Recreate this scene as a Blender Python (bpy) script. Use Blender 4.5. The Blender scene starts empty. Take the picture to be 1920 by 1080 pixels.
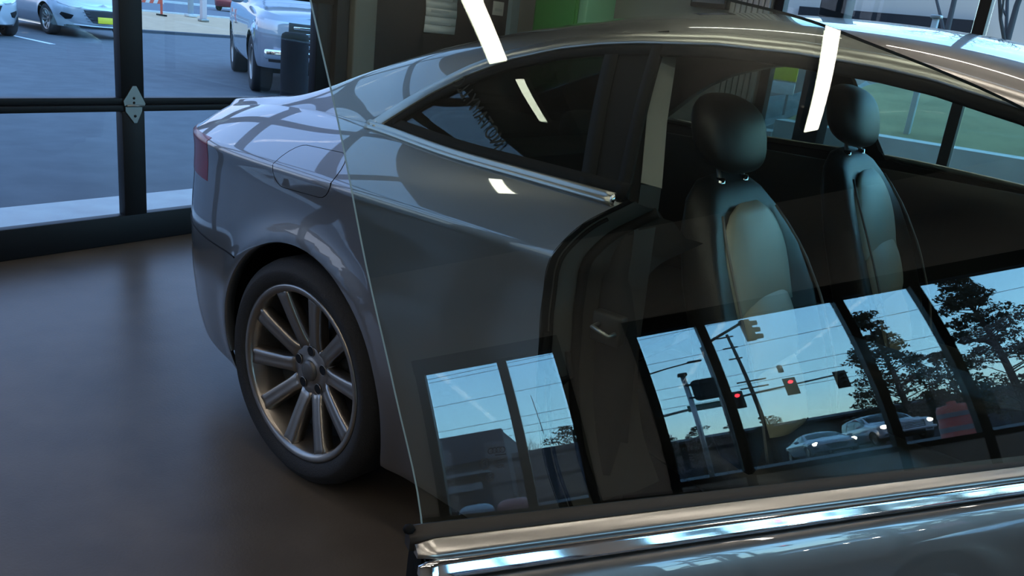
import bpy, bmesh, math, random
import numpy as np
from mathutils import Vector, Matrix
random.seed(7); rng = np.random.RandomState(7)
SC = bpy.context.scene; COL = SC.collection
PI = math.pi
# ------------------------------------------------------------------ camera, sky, exposure
cam = bpy.data.cameras.new('camera'); camo = bpy.data.objects.new('camera', cam); COL.objects.link(camo)
CAMP = Vector((1.756103, -2.201023, 1.334835))
rgt = Vector((0.75765407, 0.64307855, 0.11140149)); dwn = Vector((0.2798098, -0.16585128, -0.9456214)); fwd = Vector((-0.58963275, 0.74762513, -0.30559758))
m3 = Matrix((rgt, -dwn, -fwd)).transposed()
camo.matrix_world = Matrix.Translation(CAMP) @ m3.to_4x4()
cam.sensor_width = 36; cam.lens = 1543.3146/1920*36; cam.clip_start = .02; cam.clip_end = 2000
SC.camera = camo
SC.view_settings.view_transform = 'Standard'; SC.view_settings.look = 'None'
SC.view_settings.gamma = 1; SC.view_settings.exposure = 0.0; SC.view_settings.use_curve_mapping = False
SC.cycles.max_bounces = 10; SC.cycles.transparent_max_bounces = 32; SC.cycles.glossy_bounces = 6; SC.cycles.diffuse_bounces = 4
SC.cycles.caustics_reflective = False; SC.cycles.sample_clamp_indirect = 8
LAMP = 17.0                       # radiance of the ceiling tubes
world = bpy.data.worlds.new('dusk_sky'); SC.world = world; world.use_nodes = True
def sky():
    nt = world.node_tree; N = nt.nodes; L = nt.links; N.clear()
    out = N.new('ShaderNodeOutputWorld'); bg = N.new('ShaderNodeBackground'); L.new(bg.outputs[0], out.inputs[0])
    tc = N.new('ShaderNodeTexCoord'); sep = N.new('ShaderNodeSeparateXYZ'); L.new(tc.outputs['Generated'], sep.inputs[0])
    def ramp(stops):
        r = N.new('ShaderNodeValToRGB'); L.new(sep.outputs[2], r.inputs[0]); e = r.color_ramp.elements
        while len(e) < len(stops): e.new(.5)
        for k, (p, c) in enumerate(stops): e[k].position = p; e[k].color = (*c, 1)
        return r
    # the low sun side (towards +x) glows, the far side is a duller blue
    a = ramp([(0, (3.2, 4.3, 3.8)), (.05, (3.3, 4.8, 4.4)), (.14, (2.1, 4.4, 6.1)), (.32, (1.35, 3.4, 6.2)), (1, (.85, 2.0, 3.7))])
    b = ramp([(0, (1.0, 1.12, 1.35)), (.06, (1.15, 1.38, 1.8)), (.2, (1.0, 1.55, 2.6)), (.5, (.8, 1.4, 2.6)), (1, (.6, 1.15, 2.2))])
    dot = N.new('ShaderNodeMapRange'); dot.inputs[1].default_value = -.5; dot.inputs[2].default_value = .75; dot.interpolation_type = 'SMOOTHSTEP'
    dp = N.new('ShaderNodeVectorMath'); dp.operation = 'DOT_PRODUCT'; dp.inputs[1].default_value = (.85, .52, 0); L.new(tc.outputs['Generated'], dp.inputs[0])
    L.new(dp.outputs['Value'], dot.inputs[0])
    mx = N.new('ShaderNodeMixRGB'); L.new(dot.outputs[0], mx.inputs[0]); L.new(b.outputs[0], mx.inputs[1]); L.new(a.outputs[0], mx.inputs[2])
    L.new(mx.outputs[0], bg.inputs[0]); bg.inputs[1].default_value = 1.0
sky()
# ------------------------------------------------------------------ helpers
BETA = 0.0698; cB, sB = math.cos(BETA), math.sin(BETA)
def B(u, v, z=0.0): return (u*cB-v*sB, u*sB+v*cB, z)     # building axes -> world (the car stands 4 degrees askew in the bay)
MATS = {}
def mat(name, col, rough=.5, metal=0., coat=0., emit=None, es=1., spec=.5, noise=None, bump=0., bscale=200., alpha=None):
    if name in MATS: return MATS[name]
    m = bpy.data.materials.new(name); m.use_nodes = True; nt = m.node_tree; p = nt.nodes['Principled BSDF']; L = nt.links
    p.inputs['Base Color'].default_value = (*col, 1); p.inputs['Roughness'].default_value = rough; p.inputs['Metallic'].default_value = metal
    p.inputs['Coat Weight'].default_value = coat; p.inputs['Coat Roughness'].default_value = .02; p.inputs['Specular IOR Level'].default_value = spec
    if emit: p.inputs['Emission Color'].default_value = (*emit, 1); p.inputs['Emission Strength'].default_value = es
    if noise or bump:
        tc = nt.nodes.new('ShaderNodeTexCoord')
    if noise:                                     # noise = (scale, second colour, lo, hi)
        n = nt.nodes.new('ShaderNodeTexNoise'); n.inputs['Scale'].default_value = noise[0]; n.inputs['Detail'].default_value = 6; L.new(tc.outputs['Object'], n.inputs[0])
        r = nt.nodes.new('ShaderNodeValToRGB'); r.color_ramp.elements[0].position = noise[2]; r.color_ramp.elements[1].position = noise[3]
        r.color_ramp.elements[0].color = (*col, 1); r.color_ramp.elements[1].color = (*noise[1], 1)
        L.new(n.outputs[0], r.inputs[0]); L.new(r.outputs[0], p.inputs['Base Color'])
    if bump:
        n = nt.nodes.new('ShaderNodeTexNoise'); n.inputs['Scale'].default_value = bscale; L.new(tc.outputs['Object'], n.inputs[0])
        b = nt.nodes.new('ShaderNodeBump'); b.inputs['Strength'].default_value = bump; b.inputs['Distance'].default_value = .01
        L.new(n.outputs[0], b.inputs['Height']); L.new(b.outputs[0], p.inputs['Normal'])
    MATS[name] = m; return m
def glass(name, tint, r0=.04, rough=0.0):
    """one face of a thin pane: tinted transmission plus a Schlick mirror; each pane is a slab, so a ray meets two faces"""
    if name in MATS: return MATS[name]
    m = bpy.data.materials.new(name); m.use_nodes = True; nt = m.node_tree; N = nt.nodes; L = nt.links; N.clear()
    out = N.new('ShaderNodeOutputMaterial'); mx = N.new('ShaderNodeMixShader'); t = N.new('ShaderNodeBsdfTransparent'); g = N.new('ShaderNodeBsdfGlossy')
    t.inputs[0].default_value = (*tint, 1); g.inputs['Roughness'].default_value = rough; g.inputs[0].default_value = (1, 1, 1, 1)
    geo = N.new('ShaderNodeNewGeometry'); d = N.new('ShaderNodeVectorMath'); d.operation = 'DOT_PRODUCT'
    L.new(geo.outputs['Incoming'], d.inputs[0]); L.new(geo.outputs['Normal'], d.inputs[1])
    def mth(op, a, b=None):
        k = N.new('ShaderNodeMath'); k.operation = op
        for i, s in enumerate((a, b)):
            if s is None: continue
            if isinstance(s, (int, float)): k.inputs[i].default_value = s
            else: L.new(s, k.inputs[i])
        return k.outputs[0]
    c = mth('ABSOLUTE', d.outputs['Value']); f = mth('ADD', mth('MULTIPLY', mth('POWER', mth('SUBTRACT', 1.0, c), 5.0), 1-r0), r0)
    L.new(f, mx.inputs[0]); L.new(t.outputs[0], mx.inputs[1]); L.new(g.outputs[0], mx.inputs[2]); L.new(mx.outputs[0], out.inputs[0])
    MATS[name] = m; return m
class MB:
    def __init__(s): s.v = []; s.f = []; s.sm = []; s.mi = []
    def add(s, vs, fs, smooth=False, mi=0):
        o = len(s.v); s.v += [tuple(map(float, p)) for p in vs]; s.f += [tuple(o+i for i in f) for f in fs]; s.sm += [smooth]*len(fs); s.mi += [mi]*len(fs); return s
    def box(s, a, b, fn=None, mi=0):
        (x0, y0, z0), (x1, y1, z1) = a, b
        vs = [(x, y, z) for z in (z0, z1) for y in (y0, y1) for x in (x0, x1)]
        if fn: vs = [fn(*p) for p in vs]
        return s.add(vs, [(0, 2, 3, 1), (4, 5, 7, 6), (0, 1, 5, 4), (2, 6, 7, 3), (0, 4, 6, 2), (1, 3, 7, 5)], mi=mi)
    def bbox(s, a, b, e=.01, fn=None, mi=0):      # box with chamfered edges
        bm = bmesh.new(); bmesh.ops.create_cube(bm, size=1)
        for v in bm.verts: v.co = Vector([(a[i]+b[i])/2+v.co[i]*(b[i]-a[i]) for i in range(3)])
        bmesh.ops.bevel(bm, geom=list(bm.edges), offset=e, segments=2, affect='EDGES', profile=.5)
        bm.verts.index_update(); vs = [tuple(v.co) for v in bm.verts]
        if fn: vs = [fn(*p) for p in vs]
        s.add(vs, [tuple(v.index for v in f.verts) for f in bm.faces], True, mi); bm.free(); return s
    def tube(s, path, r, n=8, caps=True, mi=0):
        P = [Vector(p) for p in path]; rr = r if isinstance(r, (list, tuple)) else [r]*len(P); vs = []; up = None
        for i, p in enumerate(P):
            t = (P[min(i+1, len(P)-1)]-P[max(i-1, 0)]).normalized()
            if up is None: up = Vector((0, 0, 1)) if abs(t.z) < .9 else Vector((1, 0, 0))
            a = (up-t*up.dot(t)).normalized(); b = t.cross(a); up = a
            vs += [p+(a*math.cos(2*PI*k/n)+b*math.sin(2*PI*k/n))*rr[i] for k in range(n)]
        fs = [(i*n+k, i*n+(k+1) % n, (i+1)*n+(k+1) % n, (i+1)*n+k) for i in range(len(P)-1) for k in range(n)]
        s.add(vs, fs, True, mi)
        if caps: o = len(s.v)-len(vs); s.f += [tuple(o+k for k in range(n-1, -1, -1)), tuple(o+(len(P)-1)*n+k for k in range(n))]; s.sm += [False]*2; s.mi += [mi]*2
        return s
    def sweep(s, P, N, prof, caps=True, mi=0, smooth=True, closed=True):   # prof: (across, out) pairs
        vs = []; n = len(prof)
        for i, p in enumerate(P):
            t = (P[min(i+1, len(P)-1)]-P[max(i-1, 0)]).normalized(); nn = (N[i]-t*N[i].dot(t)).normalized(); b = nn.cross(t)
            vs += [p+b*a+nn*o for a, o in prof]
        kk = n if closed else n-1
        fs = [(i*n+k, i*n+(k+1) % n, (i+1)*n+(k+1) % n, (i+1)*n+k) for i in range(len(P)-1) for k in range(kk)]
        s.add(vs, fs, smooth, mi)
        if caps and closed: o = len(s.v)-len(vs); s.f += [tuple(o+k for k in range(n-1, -1, -1)), tuple(o+(len(P)-1)*n+k for k in range(n))]; s.sm += [False]*2; s.mi += [mi]*2
        return s
    def lathe(s, prof, n=32, axis='z', c=(0, 0, 0), mi=0, smooth=True):   # prof: (radius, height)
        vs = []
        for r, h in prof:
            for k in range(n):
                a = 2*PI*k/n; x, y = r*math.cos(a), r*math.sin(a)
                q = (x, y, h) if axis == 'z' else ((x, h, y) if axis == 'y' else (h, x, y)); vs.append((q[0]+c[0], q[1]+c[1], q[2]+c[2]))
        fs = [(i*n+k, i*n+(k+1) % n, (i+1)*n+(k+1) % n, (i+1)*n+k) for i in range(len(prof)-1) for k in range(n)]
        s.add(vs, fs, smooth, mi); return s
    def loft(s, rings, caps=True, mi=0, smooth=True):
        n = len(rings[0]); vs = [p for r in rings for p in r]
        fs = [(i*n+k, i*n+(k+1) % n, (i+1)*n+(k+1) % n, (i+1)*n+k) for i in range(len(rings)-1) for k in range(n)]
        s.add(vs, fs, smooth, mi)
        if caps: o = len(s.v)-len(vs); s.f += [tuple(o+k for k in range(n-1, -1, -1)), tuple(o+(len(rings)-1)*n+k for k in range(n))]; s.sm += [False]*2; s.mi += [mi]*2
        return s
    def prism(s, poly, h0, h1, fn=None, mi=0):    # polygon in (a,b), extruded in c
        n = len(poly); vs = [(a, b, h0) for a, b in poly]+[(a, b, h1) for a, b in poly]
        if fn: vs = [fn(*p) for p in vs]
        return s.add(vs, [tuple(range(n-1, -1, -1)), tuple(range(n, 2*n))]+[(k, (k+1) % n, n+(k+1) % n, n+k) for k in range(n)], mi=mi)
    def blob(s, c, r, n=10, m=7, e=1.0, fn=None, mi=0):   # superellipsoid
        vs = []; sg = lambda x: math.copysign(abs(x)**e, x)
        for i in range(m+1):
            t = -PI/2+PI*i/m
            for k in range(n):
                a = 2*PI*k/n; q = (c[0]+r[0]*sg(math.cos(t))*sg(math.cos(a)), c[1]+r[1]*sg(math.cos(t))*sg(math.sin(a)), c[2]+r[2]*sg(math.sin(t))); vs.append(fn(*q) if fn else q)
        fs = [(i*n+k, i*n+(k+1) % n, (i+1)*n+(k+1) % n, (i+1)*n+k) for i in range(m) for k in range(n)]
        return s.add(vs, fs, True, mi)
    def build(s, name, m, parent=None, fix=True):
        me = bpy.data.meshes.new(name); me.from_pydata(s.v, [], s.f); me.polygons.foreach_set('use_smooth', s.sm); me.polygons.foreach_set('material_index', s.mi)
        ms = m if isinstance(m, (list, tuple)) else [m]
        for x in ms: me.materials.append(x)
        if fix:
            bm = bmesh.new(); bm.from_mesh(me); bmesh.ops.remove_doubles(bm, verts=bm.verts, dist=1e-6); bmesh.ops.recalc_face_normals(bm, faces=bm.faces); bm.to_mesh(me); bm.free()
        me.update(); o = bpy.data.objects.new(name, me); COL.objects.link(o)
        if parent is not None:
            o.parent = parent
        return o
def tag(o, label=None, cat=None, group=None, kind=None):
    if label: o['label'] = label
    if cat: o['category'] = cat
    if group: o['group'] = group
    if kind: o['kind'] = kind
    return o
def thing(name, label, cat, loc=(0, 0, 0), rz=0., group=None):
    o = bpy.data.objects.new(name, None); COL.objects.link(o); o.location = loc; o.rotation_euler = (0, 0, rz); o.empty_display_size = .1
    return tag(o, label, cat, group)
def struct(name, mb, m, label=None, cat=None):
    o = mb.build(name, m); o['kind'] = 'structure'; o['label'] = label or name.replace('_', ' '); o['category'] = cat or name.split('_')[0]; return o
def sempty(name, label, cat, loc=(0, 0, 0), rz=0.):
    o = thing(name, label, cat, loc, rz); o['kind'] = 'structure'; return o
def dup(o, parent=None):
    c = o.copy(); COL.objects.link(c)
    if parent is not None: c.parent = parent
    for k in list(o.children): dup(k, c)
    return c
def text(name, s, size, m, parent, mw, ext=.0006, align='CENTER'):
    cu = bpy.data.curves.new(name, 'FONT'); cu.body = s; cu.size = size; cu.extrude = ext; cu.align_x = align; cu.align_y = 'CENTER'; cu.materials.append(m)
    c = bpy.data.objects.new(name, cu); COL.objects.link(c); dg = bpy.context.evaluated_depsgraph_get(); me = bpy.data.meshes.new_from_object(c.evaluated_get(dg)); bpy.data.objects.remove(c); me.name = name
    o = bpy.data.objects.new(name, me); COL.objects.link(o); o.parent = parent; o.matrix_local = mw; return o
def frame3(o, x, y):
    x = Vector(x).normalized(); y = Vector(y); y = (y-x*y.dot(x)).normalized(); z = x.cross(y)
    return Matrix.Translation(Vector(o)) @ Matrix((x, y, z)).transposed().to_4x4()
def pchip(xs, ys):
    xs = np.asarray(xs, float); ys = np.asarray(ys, float); h = np.diff(xs); d = np.diff(ys)/h; m = np.zeros(len(xs))
    m[0] = d[0]; m[-1] = d[-1]
    for i in range(1, len(xs)-1):
        if d[i-1]*d[i] > 0: w1 = 2*h[i]+h[i-1]; w2 = h[i]+2*h[i-1]; m[i] = (w1+w2)/(w1/d[i-1]+w2/d[i])
    def f(x):
        x = np.clip(np.asarray(x, float), xs[0], xs[-1]); i = np.clip(np.searchsorted(xs, x)-1, 0, len(h)-1); t = (x-xs[i])/h[i]
        return (2*t**3-3*t**2+1)*ys[i]+(t**3-2*t**2+t)*h[i]*m[i]+(-2*t**3+3*t**2)*ys[i+1]+(t**3-t**2)*h[i]*m[i+1]
    return f
def inpoly(x, z, poly):
    c = np.zeros(x.shape, bool); n = len(poly)
    for i in range(n):
        (x0, z0), (x1, z1) = poly[i], poly[(i+1) % n]
        if z0 == z1: continue
        c ^= ((z0 > z) != (z1 > z)) & (x < (x1-x0)*(z-z0)/(z1-z0)+x0)
    return c
# ------------------------------------------------------------------ materials
black = mat('black_frame_paint', (.007, .0075, .009), .5, spec=.22)
dark_trim = mat('dark_cabin_trim', (.009, .009, .010), .65, spec=.3)
rubber = mat('black_rubber', (.004, .004, .0045), .7, spec=.12)
tyre_m = mat('tyre_rubber', (.014, .014, .015), .8, bump=.2)
concrete = mat('polished_concrete', (.075, .060, .047), .34, spec=.27, noise=(5.0, (.105, .085, .067), .3, .75), bump=.05, bscale=120.)
wall_dark = mat('dark_wall_paint', (.007, .008, .011), .5, spec=.2)
wall_brown = mat('brown_grey_wall_paint', (.25, .22, .19), .75)
wall_grey = mat('grey_green_wall_paint', (.22, .23, .22), .7)
tan_paint = mat('tan_pillar_paint', (.16, .155, .135), .6)
ceil_m = mat('ceiling_paint', (.24, .23, .22), .8)
asphalt = mat('asphalt', (.075, .079, .088), .85, noise=(3.0, (.10, .105, .116), .35, .7))
white_conc = mat('pale_concrete', (.46, .44, .42), .85, noise=(5, (.54, .53, .5), .3, .7))
white_line = mat('white_line_paint', (.6, .6, .62), .7)
grass_dry = mat('dry_grass', (.56, .35, .20), .95, noise=(2.5, (.43, .26, .15), .3, .7))
grass_olive = mat('olive_grass', (.27, .22, .10), .95, noise=(1.6, (.17, .14, .06), .35, .7))
steel = mat('galvanised_steel', (.30, .31, .30), .45, 1.)
chrome = mat('bright_chrome', (.86, .86, .87), .06, 1.)
satin = mat('satin_aluminium', (.44, .43, .41), .28, 1.)
paint = mat('silver_grey_car_paint', (.195, .19, .187), .33, .75, 1.); paint.node_tree.nodes['Principled BSDF'].inputs['Coat IOR'].default_value = 1.85
dark_jamb = mat('door_jamb_trim', (.022, .021, .02), .5, spec=.3)
alloy = mat('alloy_wheel_metal', (.34, .31, .28), .28, .9)
leather = mat('black_leather', (.011, .011, .011), .45, spec=.4, bump=.1, bscale=400.)
leather_pad = mat('grey_black_leather', (.36, .37, .31), .46, spec=.5)
lens_red = mat('red_lamp_lens', (.20, .004, .008), .25, coat=.25, spec=.3)
belt_m = mat('grey_belt_webbing', (.17, .168, .15), .85)
tape = mat('white_paper', (.62, .63, .64), .8)
green_m = mat('green_panel_paint', (.03, .24, .03), .5)
green_pale = mat('pale_green_panel', (.22, .5, .3), .6)
lamp_m = mat('white_lamp_tube', (1, 1, 1), .5, emit=(1, .91, .78), es=LAMP)
pane_m = glass('window_pane_glass', (.93, .95, .95), .035)
door_pane = glass('garage_pane_glass', (.89, .90, .92), .03)
car_glass = glass('green_car_glass', (.87, .935, .89), .065)
far_glass = glass('green_car_glass_clear', (.86, .93, .92), .03)
dark_glass = glass('privacy_car_glass', (.5, .56, .54), .035)
edge_glass = mat('glass_edge', (.42, .6, .55), .3, spec=.8)
etch = mat('glass_etching', (.02, .02, .025), .8)
# ------------------------------------------------------------------ the setting
ZC = 4.2
struct('floor', MB().box((-2.64, -9.2, -.15), (7.12, 3.36, 0), B), concrete, 'brown grey polished concrete workshop floor')
struct('ceiling', MB().box((-2.64, -9.2, ZC), (7.12, 3.36, ZC+.15), B), ceil_m, 'dull painted workshop ceiling')
GD = [(-3.77, 1.42), (-8.85, -4.12)]          # the two garage door openings along v
GH = 3.36
w = MB(); U0, U1 = -2.64, -2.44
for a, b in ((1.42, 3.36), (-4.12, -3.77), (-9.2, -8.85)): w.box((U0, a, 0), (U1, b, ZC), B)
for a, b in GD: w.box((U0, a, GH), (U1, b, ZC), B)
struct('wall_rear', w, wall_dark, 'dark painted rear wall around the garage doors')
struct('trim_1', MB().bbox((-2.44, 1.43, 0), (-2.36, 1.62, ZC-.01), .01, B), tan_paint, 'tan steel post beside the garage door')
struct('wall_right', MB().box((-2.64, -9.2, 0), (7.12, -9.05, ZC), B), wall_brown, 'brown grey side wall of the workshop')
WS, WH = 1.1, 2.83                              # front windows: sill and head
fw = [(-8.1, -4.0), (-2.918, -1.858), (-1.218, 2.95)]
w = MB()
edges = [-9.2]+[e for ab in fw for e in ab]+[3.36]
for a, b in zip(edges[0::2], edges[1::2]): w.box((7.0, a, 0), (7.12, b, ZC), B)
for a, b in fw: w.box((7.0, a, 0), (7.12, b, WS-.02), B); w.box((7.0, a, 3.0), (7.12, b, ZC), B)
struct('wall_front', w, mat('beige_grey_front_wall', (.5, .46, .42), .75), 'beige grey front wall above and below the storefront windows')
w = MB(); [w.box((6.985, a, .1), (7.0, b, WS-.05), B) for a, b in fw]
struct('trim_2', w, mat('grey_spandrel', (.30, .33, .34), .3, spec=.7), 'grey panels below the storefront windows')
def storefront(n, a, b, muls, label):
    e = sempty('window_%d' % n, label, 'window')
    f = MB().box((6.97, a-.06, WH), (7.10, b+.06, 3.0), B).box((6.97, a-.06, WS-.06), (7.10, b+.06, WS), B)
    f.build('frame', black, e)
    xs = [a]+muls+[b]
    for v in [a-.02]+muls+[b+.02]: MB().box((6.98, v-.036, 0.0), (7.08, v+.036, WH), B).build('mullion', black, e)
    for k in range(len(xs)-1): MB().box((7.04, xs[k]+.03, WS), (7.046, xs[k+1]-.03, WH), B).build('pane', pane_m, e)
storefront(1, *fw[1], [-2.285], 'narrow dark framed storefront window with one mullion')
storefront(2, *fw[2], [-.70, .39, .995, 2.05], 'wide dark framed storefront window with four mullions')
storefront(3, *fw[0], [-6.7, -5.4], 'unseen dark framed storefront window added for light near the far side wall')  # unseen window, added to let more light into the bay
lw = [(-.36, .815), (.815, 2.35), (2.35, 4.6)]
w = MB(); w.box((-2.64, 3.2, 0), (-.4, 3.36, ZC), B); w.box((4.64, 3.2, 0), (7.12, 3.36, ZC), B)
w.box((-.4, 3.2, 3.1), (4.64, 3.36, ZC), B); w.box((-.4, 3.2, 0), (4.64, 3.36, .3), B)
struct('wall_left', w, wall_grey, 'grey green side wall with tall windows')
for n, (a, b) in enumerate(lw):
    e = sempty('window_%d' % (n+4), ['tall dark framed window next to the ribbed panel', 'tall dark framed window behind the driver side', 'tall dark framed window towards the street end'][n], 'window')
    for x in ((a, b) if n == 0 else (b,)): MB().box((x-.03, 3.22, .3), (x+.03, 3.31, 3.1), B).build('mullion', black, e)
    MB().box((a, 3.2, 3.02), (b, 3.33, 3.1), B).box((a, 3.2, .3), (b, 3.33, .36), B).build('frame', black, e)
    MB().box((a+.04, 3.27, .36), (b-.04, 3.276, 3.02), B).build('pane', pane_m, e)
# garage doors: stiles, rails, panes and diamond hinges
def garage_door(n, a, b, stiles, label):
    e = sempty('door_%d' % n, label, 'garage door')
    u0, u1 = -2.49, -2.43
    rails = [(0, .152), (.688, .722), (.724, .757), (1.312, 1.36), (1.363, 1.41), (1.96, 2.01), (2.013, 2.06), (2.61, 2.66), (2.663, 2.71), (3.27, 3.36)]
    for z0, z1 in rails: MB().bbox((u0, a+.005, z0+.001), (u1, b-.1, z1), .004, B).build('rail', black, e)
    gz = [(.152, .688), (.757, 1.312), (1.41, 1.96), (2.06, 2.61), (2.71, 3.27)]
    for z0, z1 in gz:
        for v in stiles: MB().bbox((u0, v-.06, z0-.002), (u1+.002, v+.06, z1+.002), .004, B).build('stile', black, e)
        for k in range(len(stiles)-1):
            MB().box((-2.463, stiles[k]+.055, z0-.01), (-2.457, stiles[k+1]-.055, z1+.01), B).build('pane', door_pane, e)
    for v in stiles[1:-1]:
        for zc in (.722, 1.361):
            s = 1.0
            h = MB().prism([(v-.05, zc-.003), (v-.055, zc+.02), (v-.005, zc+.095), (v+.015, zc+.095), (v+.062, zc+.006), (v+.055, zc-.003)], -2.43, -2.421, lambda p, q, r: B(r, p, q))
            h.build('hinge', steel, e)
            h2 = MB().prism([(v-.045, zc-.008), (v+.045, zc-.008), (v+.043, zc-.03), (v+.015, zc-.09), (v+.0, zc-.09), (v-.045, zc-.03)], -2.43, -2.423, lambda p, q, r: B(r, p, q))
            hb = h2.build('hinge', steel, e)
            MB().tube([B(-2.419, v-.04, zc-.003), B(-2.419, v+.05, zc-.003)], .006, 8).build('hinge_pin', steel, hb)
            for dz, dv in ((.035, 0), (.012, 0), (-.055, .005)):
                MB().lathe([(0, .004), (.005, .004), (.007, 0)], 8, 'z').build('screw', black, hb).matrix_local = Matrix.Translation(Vector(B(-2.421, v+dv, zc+dz))) @ Matrix.Rotation(PI/2, 4, 'Y')
    MB().box((-2.64, b-.1, 0), (-2.40, b, GH), B).build('jamb', black, e)
garage_door(1, *GD[0], [.01+1.24*k for k in (-3, -2, -1, 0, 1)], 'black sectional garage door with glass panes behind the coupe')
garage_door(2, *GD[1], [-5.35+1.14*k-.02 for k in (-3, -2, -1, 0, 1)], 'black sectional garage door of the neighbouring bay')
# ceiling lamps
def lamp(u0, u1, v, label):
    t = thing('linear_ceiling_lamp', label, 'ceiling lamp', B((u0+u1)/2, v, 3.6), BETA, 'white linear lamps under the ceiling')
    h = (u1-u0)/2
    MB().bbox((-h, -.045, .012), (h, .045, .07), .008).build('housing', satin, t)
    MB().box((-h+.01, -.04, 0), (h-.01, .04, .012)).build('diffuser', lamp_m, t)
    MB().box((-h+.01, -.035, .07), (h-.01, .035, .078)).build('added_uplight', lamp_m, t)  # glowing strip added on top to brighten the ceiling
    for s in (-1, 1): MB().tube([(s*h*.7, 0, .07), (s*h*.7, 0, ZC-3.6)], .004, 6).build('hanger', steel, t)
ROWS = ['below the passenger door', 'over the coupe roof', 'nearest the side windows', 'third from the side windows', 'fourth from the side windows', 'farthest from the side windows']
for kr, (v, us) in enumerate(((-1.567, (2.14, .64, -.86)), (.08, (3.54, 2.04, .54, -.96)), (1.70, (3.54, 2.04, .54, -.96)), (-3.2, (3.6, 2.14, .64, -.86)), (-4.85, (3.54, 2.04, .54, -.96)), (-6.5, (3.6, 2.14, .64, -.86)))):
    for ku, u in enumerate(us): lamp(u, u+1.2, v, 'linear lamp in the row %s, %s from the garage doors' % (ROWS[kr].replace('below the passenger door', 'above the open door'), ['first', 'second', 'third', 'fourth'][len(us)-1-ku]))
t = thing('linear_ceiling_lamp', 'linear lamp running across the bay close above the garage door', 'ceiling lamp', B(-2.26, -1.45, 3.62), BETA+PI/2, 'white linear lamps under the ceiling')
MB().bbox((-.1, -.045, .012), (.55, .045, .07), .008).build('housing', satin, t); MB().box((-.09, -.04, 0), (.54, .04, .012)).build('diffuser', lamp_m, t)
for s in (0, 1): MB().tube([(s*.45, 0, .07), (s*.45, 0, ZC-3.62)], .004, 6).build('hanger', steel, t)
# things on the rear and left walls
t = thing('wall_poster', 'hanging white paper poster on the dark rear wall', 'poster', B(-2.42, 2.3, 1.2), BETA)
w = MB()
for k in range(8):
    z0, z1 = k*.055, (k+1)*.055; o0, o1 = .004*math.sin(k*.8), .004*math.sin((k+1)*.8)
    w.add([(o0, -.165+.001*k, z0), (o0, .165+.001*k, z0), (o1, .165, z1), (o1, -.165, z1)], [(0, 1, 2, 3)], True)
po = w.build('sheet', tape, t); md = po.modifiers.new('t', 'SOLIDIFY'); md.thickness = .003
for k in range(4): MB().box((.012, -.12, .06+k*.08), (.013, .10-.03*(k % 2), .075+k*.08)).build('printed_line', mat('faded_print', (.45, .47, .5), .8), t)
for nm, lb, v0, v1, z0, z1 in (('notice_sheet', 'small white notice beside the hanging poster', 2.58, 2.78, 1.37, 1.62), ('notice_sheet', 'pale notice card nearest the corner window strip', 2.9, 3.03, 1.37, 1.47)):
    t = thing(nm, lb, 'notice', B(-2.43, (v0+v1)/2, z0), BETA)
    MB().bbox((-.004, -(v1-v0)/2, 0), (.004, (v1-v0)/2, z1-z0), .002).build('sheet', tape, t)
    MB().box((.004, -(v1-v0)/2+.02, .03), (.005, (v1-v0)/2-.02, .05)).build('printed_line', mat('faded_print', (.4, .4, .4)), t)
struct('trim_3', MB().box((-2.44, 3.10, 0), (-2.40, 3.2, 3.4), B), mat('pale_blue_strip', (.32, .45, .55), .5), 'pale blue corner strip between rear and side wall')
t = thing('green_cabinet', 'tall green cabinet against the grey side wall', 'cabinet', B(-1.73, 3.0, 0), BETA)
MB().bbox((-.25, -.2, 0), (.12, .19, 2.0), .01).build('cabinet_body', green_m, t)
MB().bbox((-.23, -.215, .1), (.10, -.2, 1.95), .005).build('door', green_m, t)
MB().bbox((-.09, -.23, 1.66), (-.03, -.215, 1.8), .004).build('door_handle', rubber, t)
MB().bbox((.12, -.2, .0), (.19, .19, 1.9), .01).build('side_panel', green_pale, t)
t = thing('wall_display', 'dark wall mounted display box on the grey side wall', 'display', B(-.80, 3.16, 1.57), BETA)
MB().bbox((-.13, -.05, 0), (.13, .03, .45), .01).build('casing', wall_dark, t)
MB().box((-.115, -.053, .03), (.115, -.05, .42)).build('screen', mat('dark_screen', (.01, .012, .015), .1), t)
w = MB()
t = sempty('trim_4', 'grey vertically ribbed wall panel beside the window', 'trim', B(-.535, 3.18, 0), BETA)
for k in range(7): MB().bbox((-.135+k*.039, -.012, .02), (-.102+k*.039, .015, 2.7), .005).build('panel', mat('grey_ribbed_panel', (.3, .32, .33), .5), t)
# ------------------------------------------------------------------ ground outside
def ground(name, pts, fs, m, label): return struct(name, MB().add(pts, fs), m, label)
gq = lambda u0, v0, u1, v1, z=-.03: ([B(u0, v0, z), B(u1, v0, z), B(u1, v1, z), B(u0, v1, z)], [(0, 1, 2, 3)])
ground('parking_lot_ground', *gq(-20, -80, -2.6, 120), asphalt, 'blue grey asphalt parking lot behind the garage door')
ground('far_lot_ground', *gq(-20, -80, -60, 8.2), asphalt, 'asphalt lot behind the parked cars')
MB_ap = MB().box((-3.45, -9.2, -.2), (-2.6, 1.9, -.012), B); struct('apron_ground', MB_ap, white_conc, 'pale concrete apron strip outside the garage door')
ground('verge_ground', *gq(-33.5, 8.2, -20, 120, -.01), grass_dry, 'dry tan grass verge beyond the parking lot')
struct('verge_kerb', MB().box((-20.1, 8.2, -.1), (-19.8, 120, .04), B), mat('dark_kerb', (.06, .06, .07), .9), 'dark kerb along the dry grass verge')
ground('back_street_road', *gq(-52, 8.2, -33.5, 200), mat('street_asphalt', (.09, .10, .125), .9), 'grey street beyond the grass verge')
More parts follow.
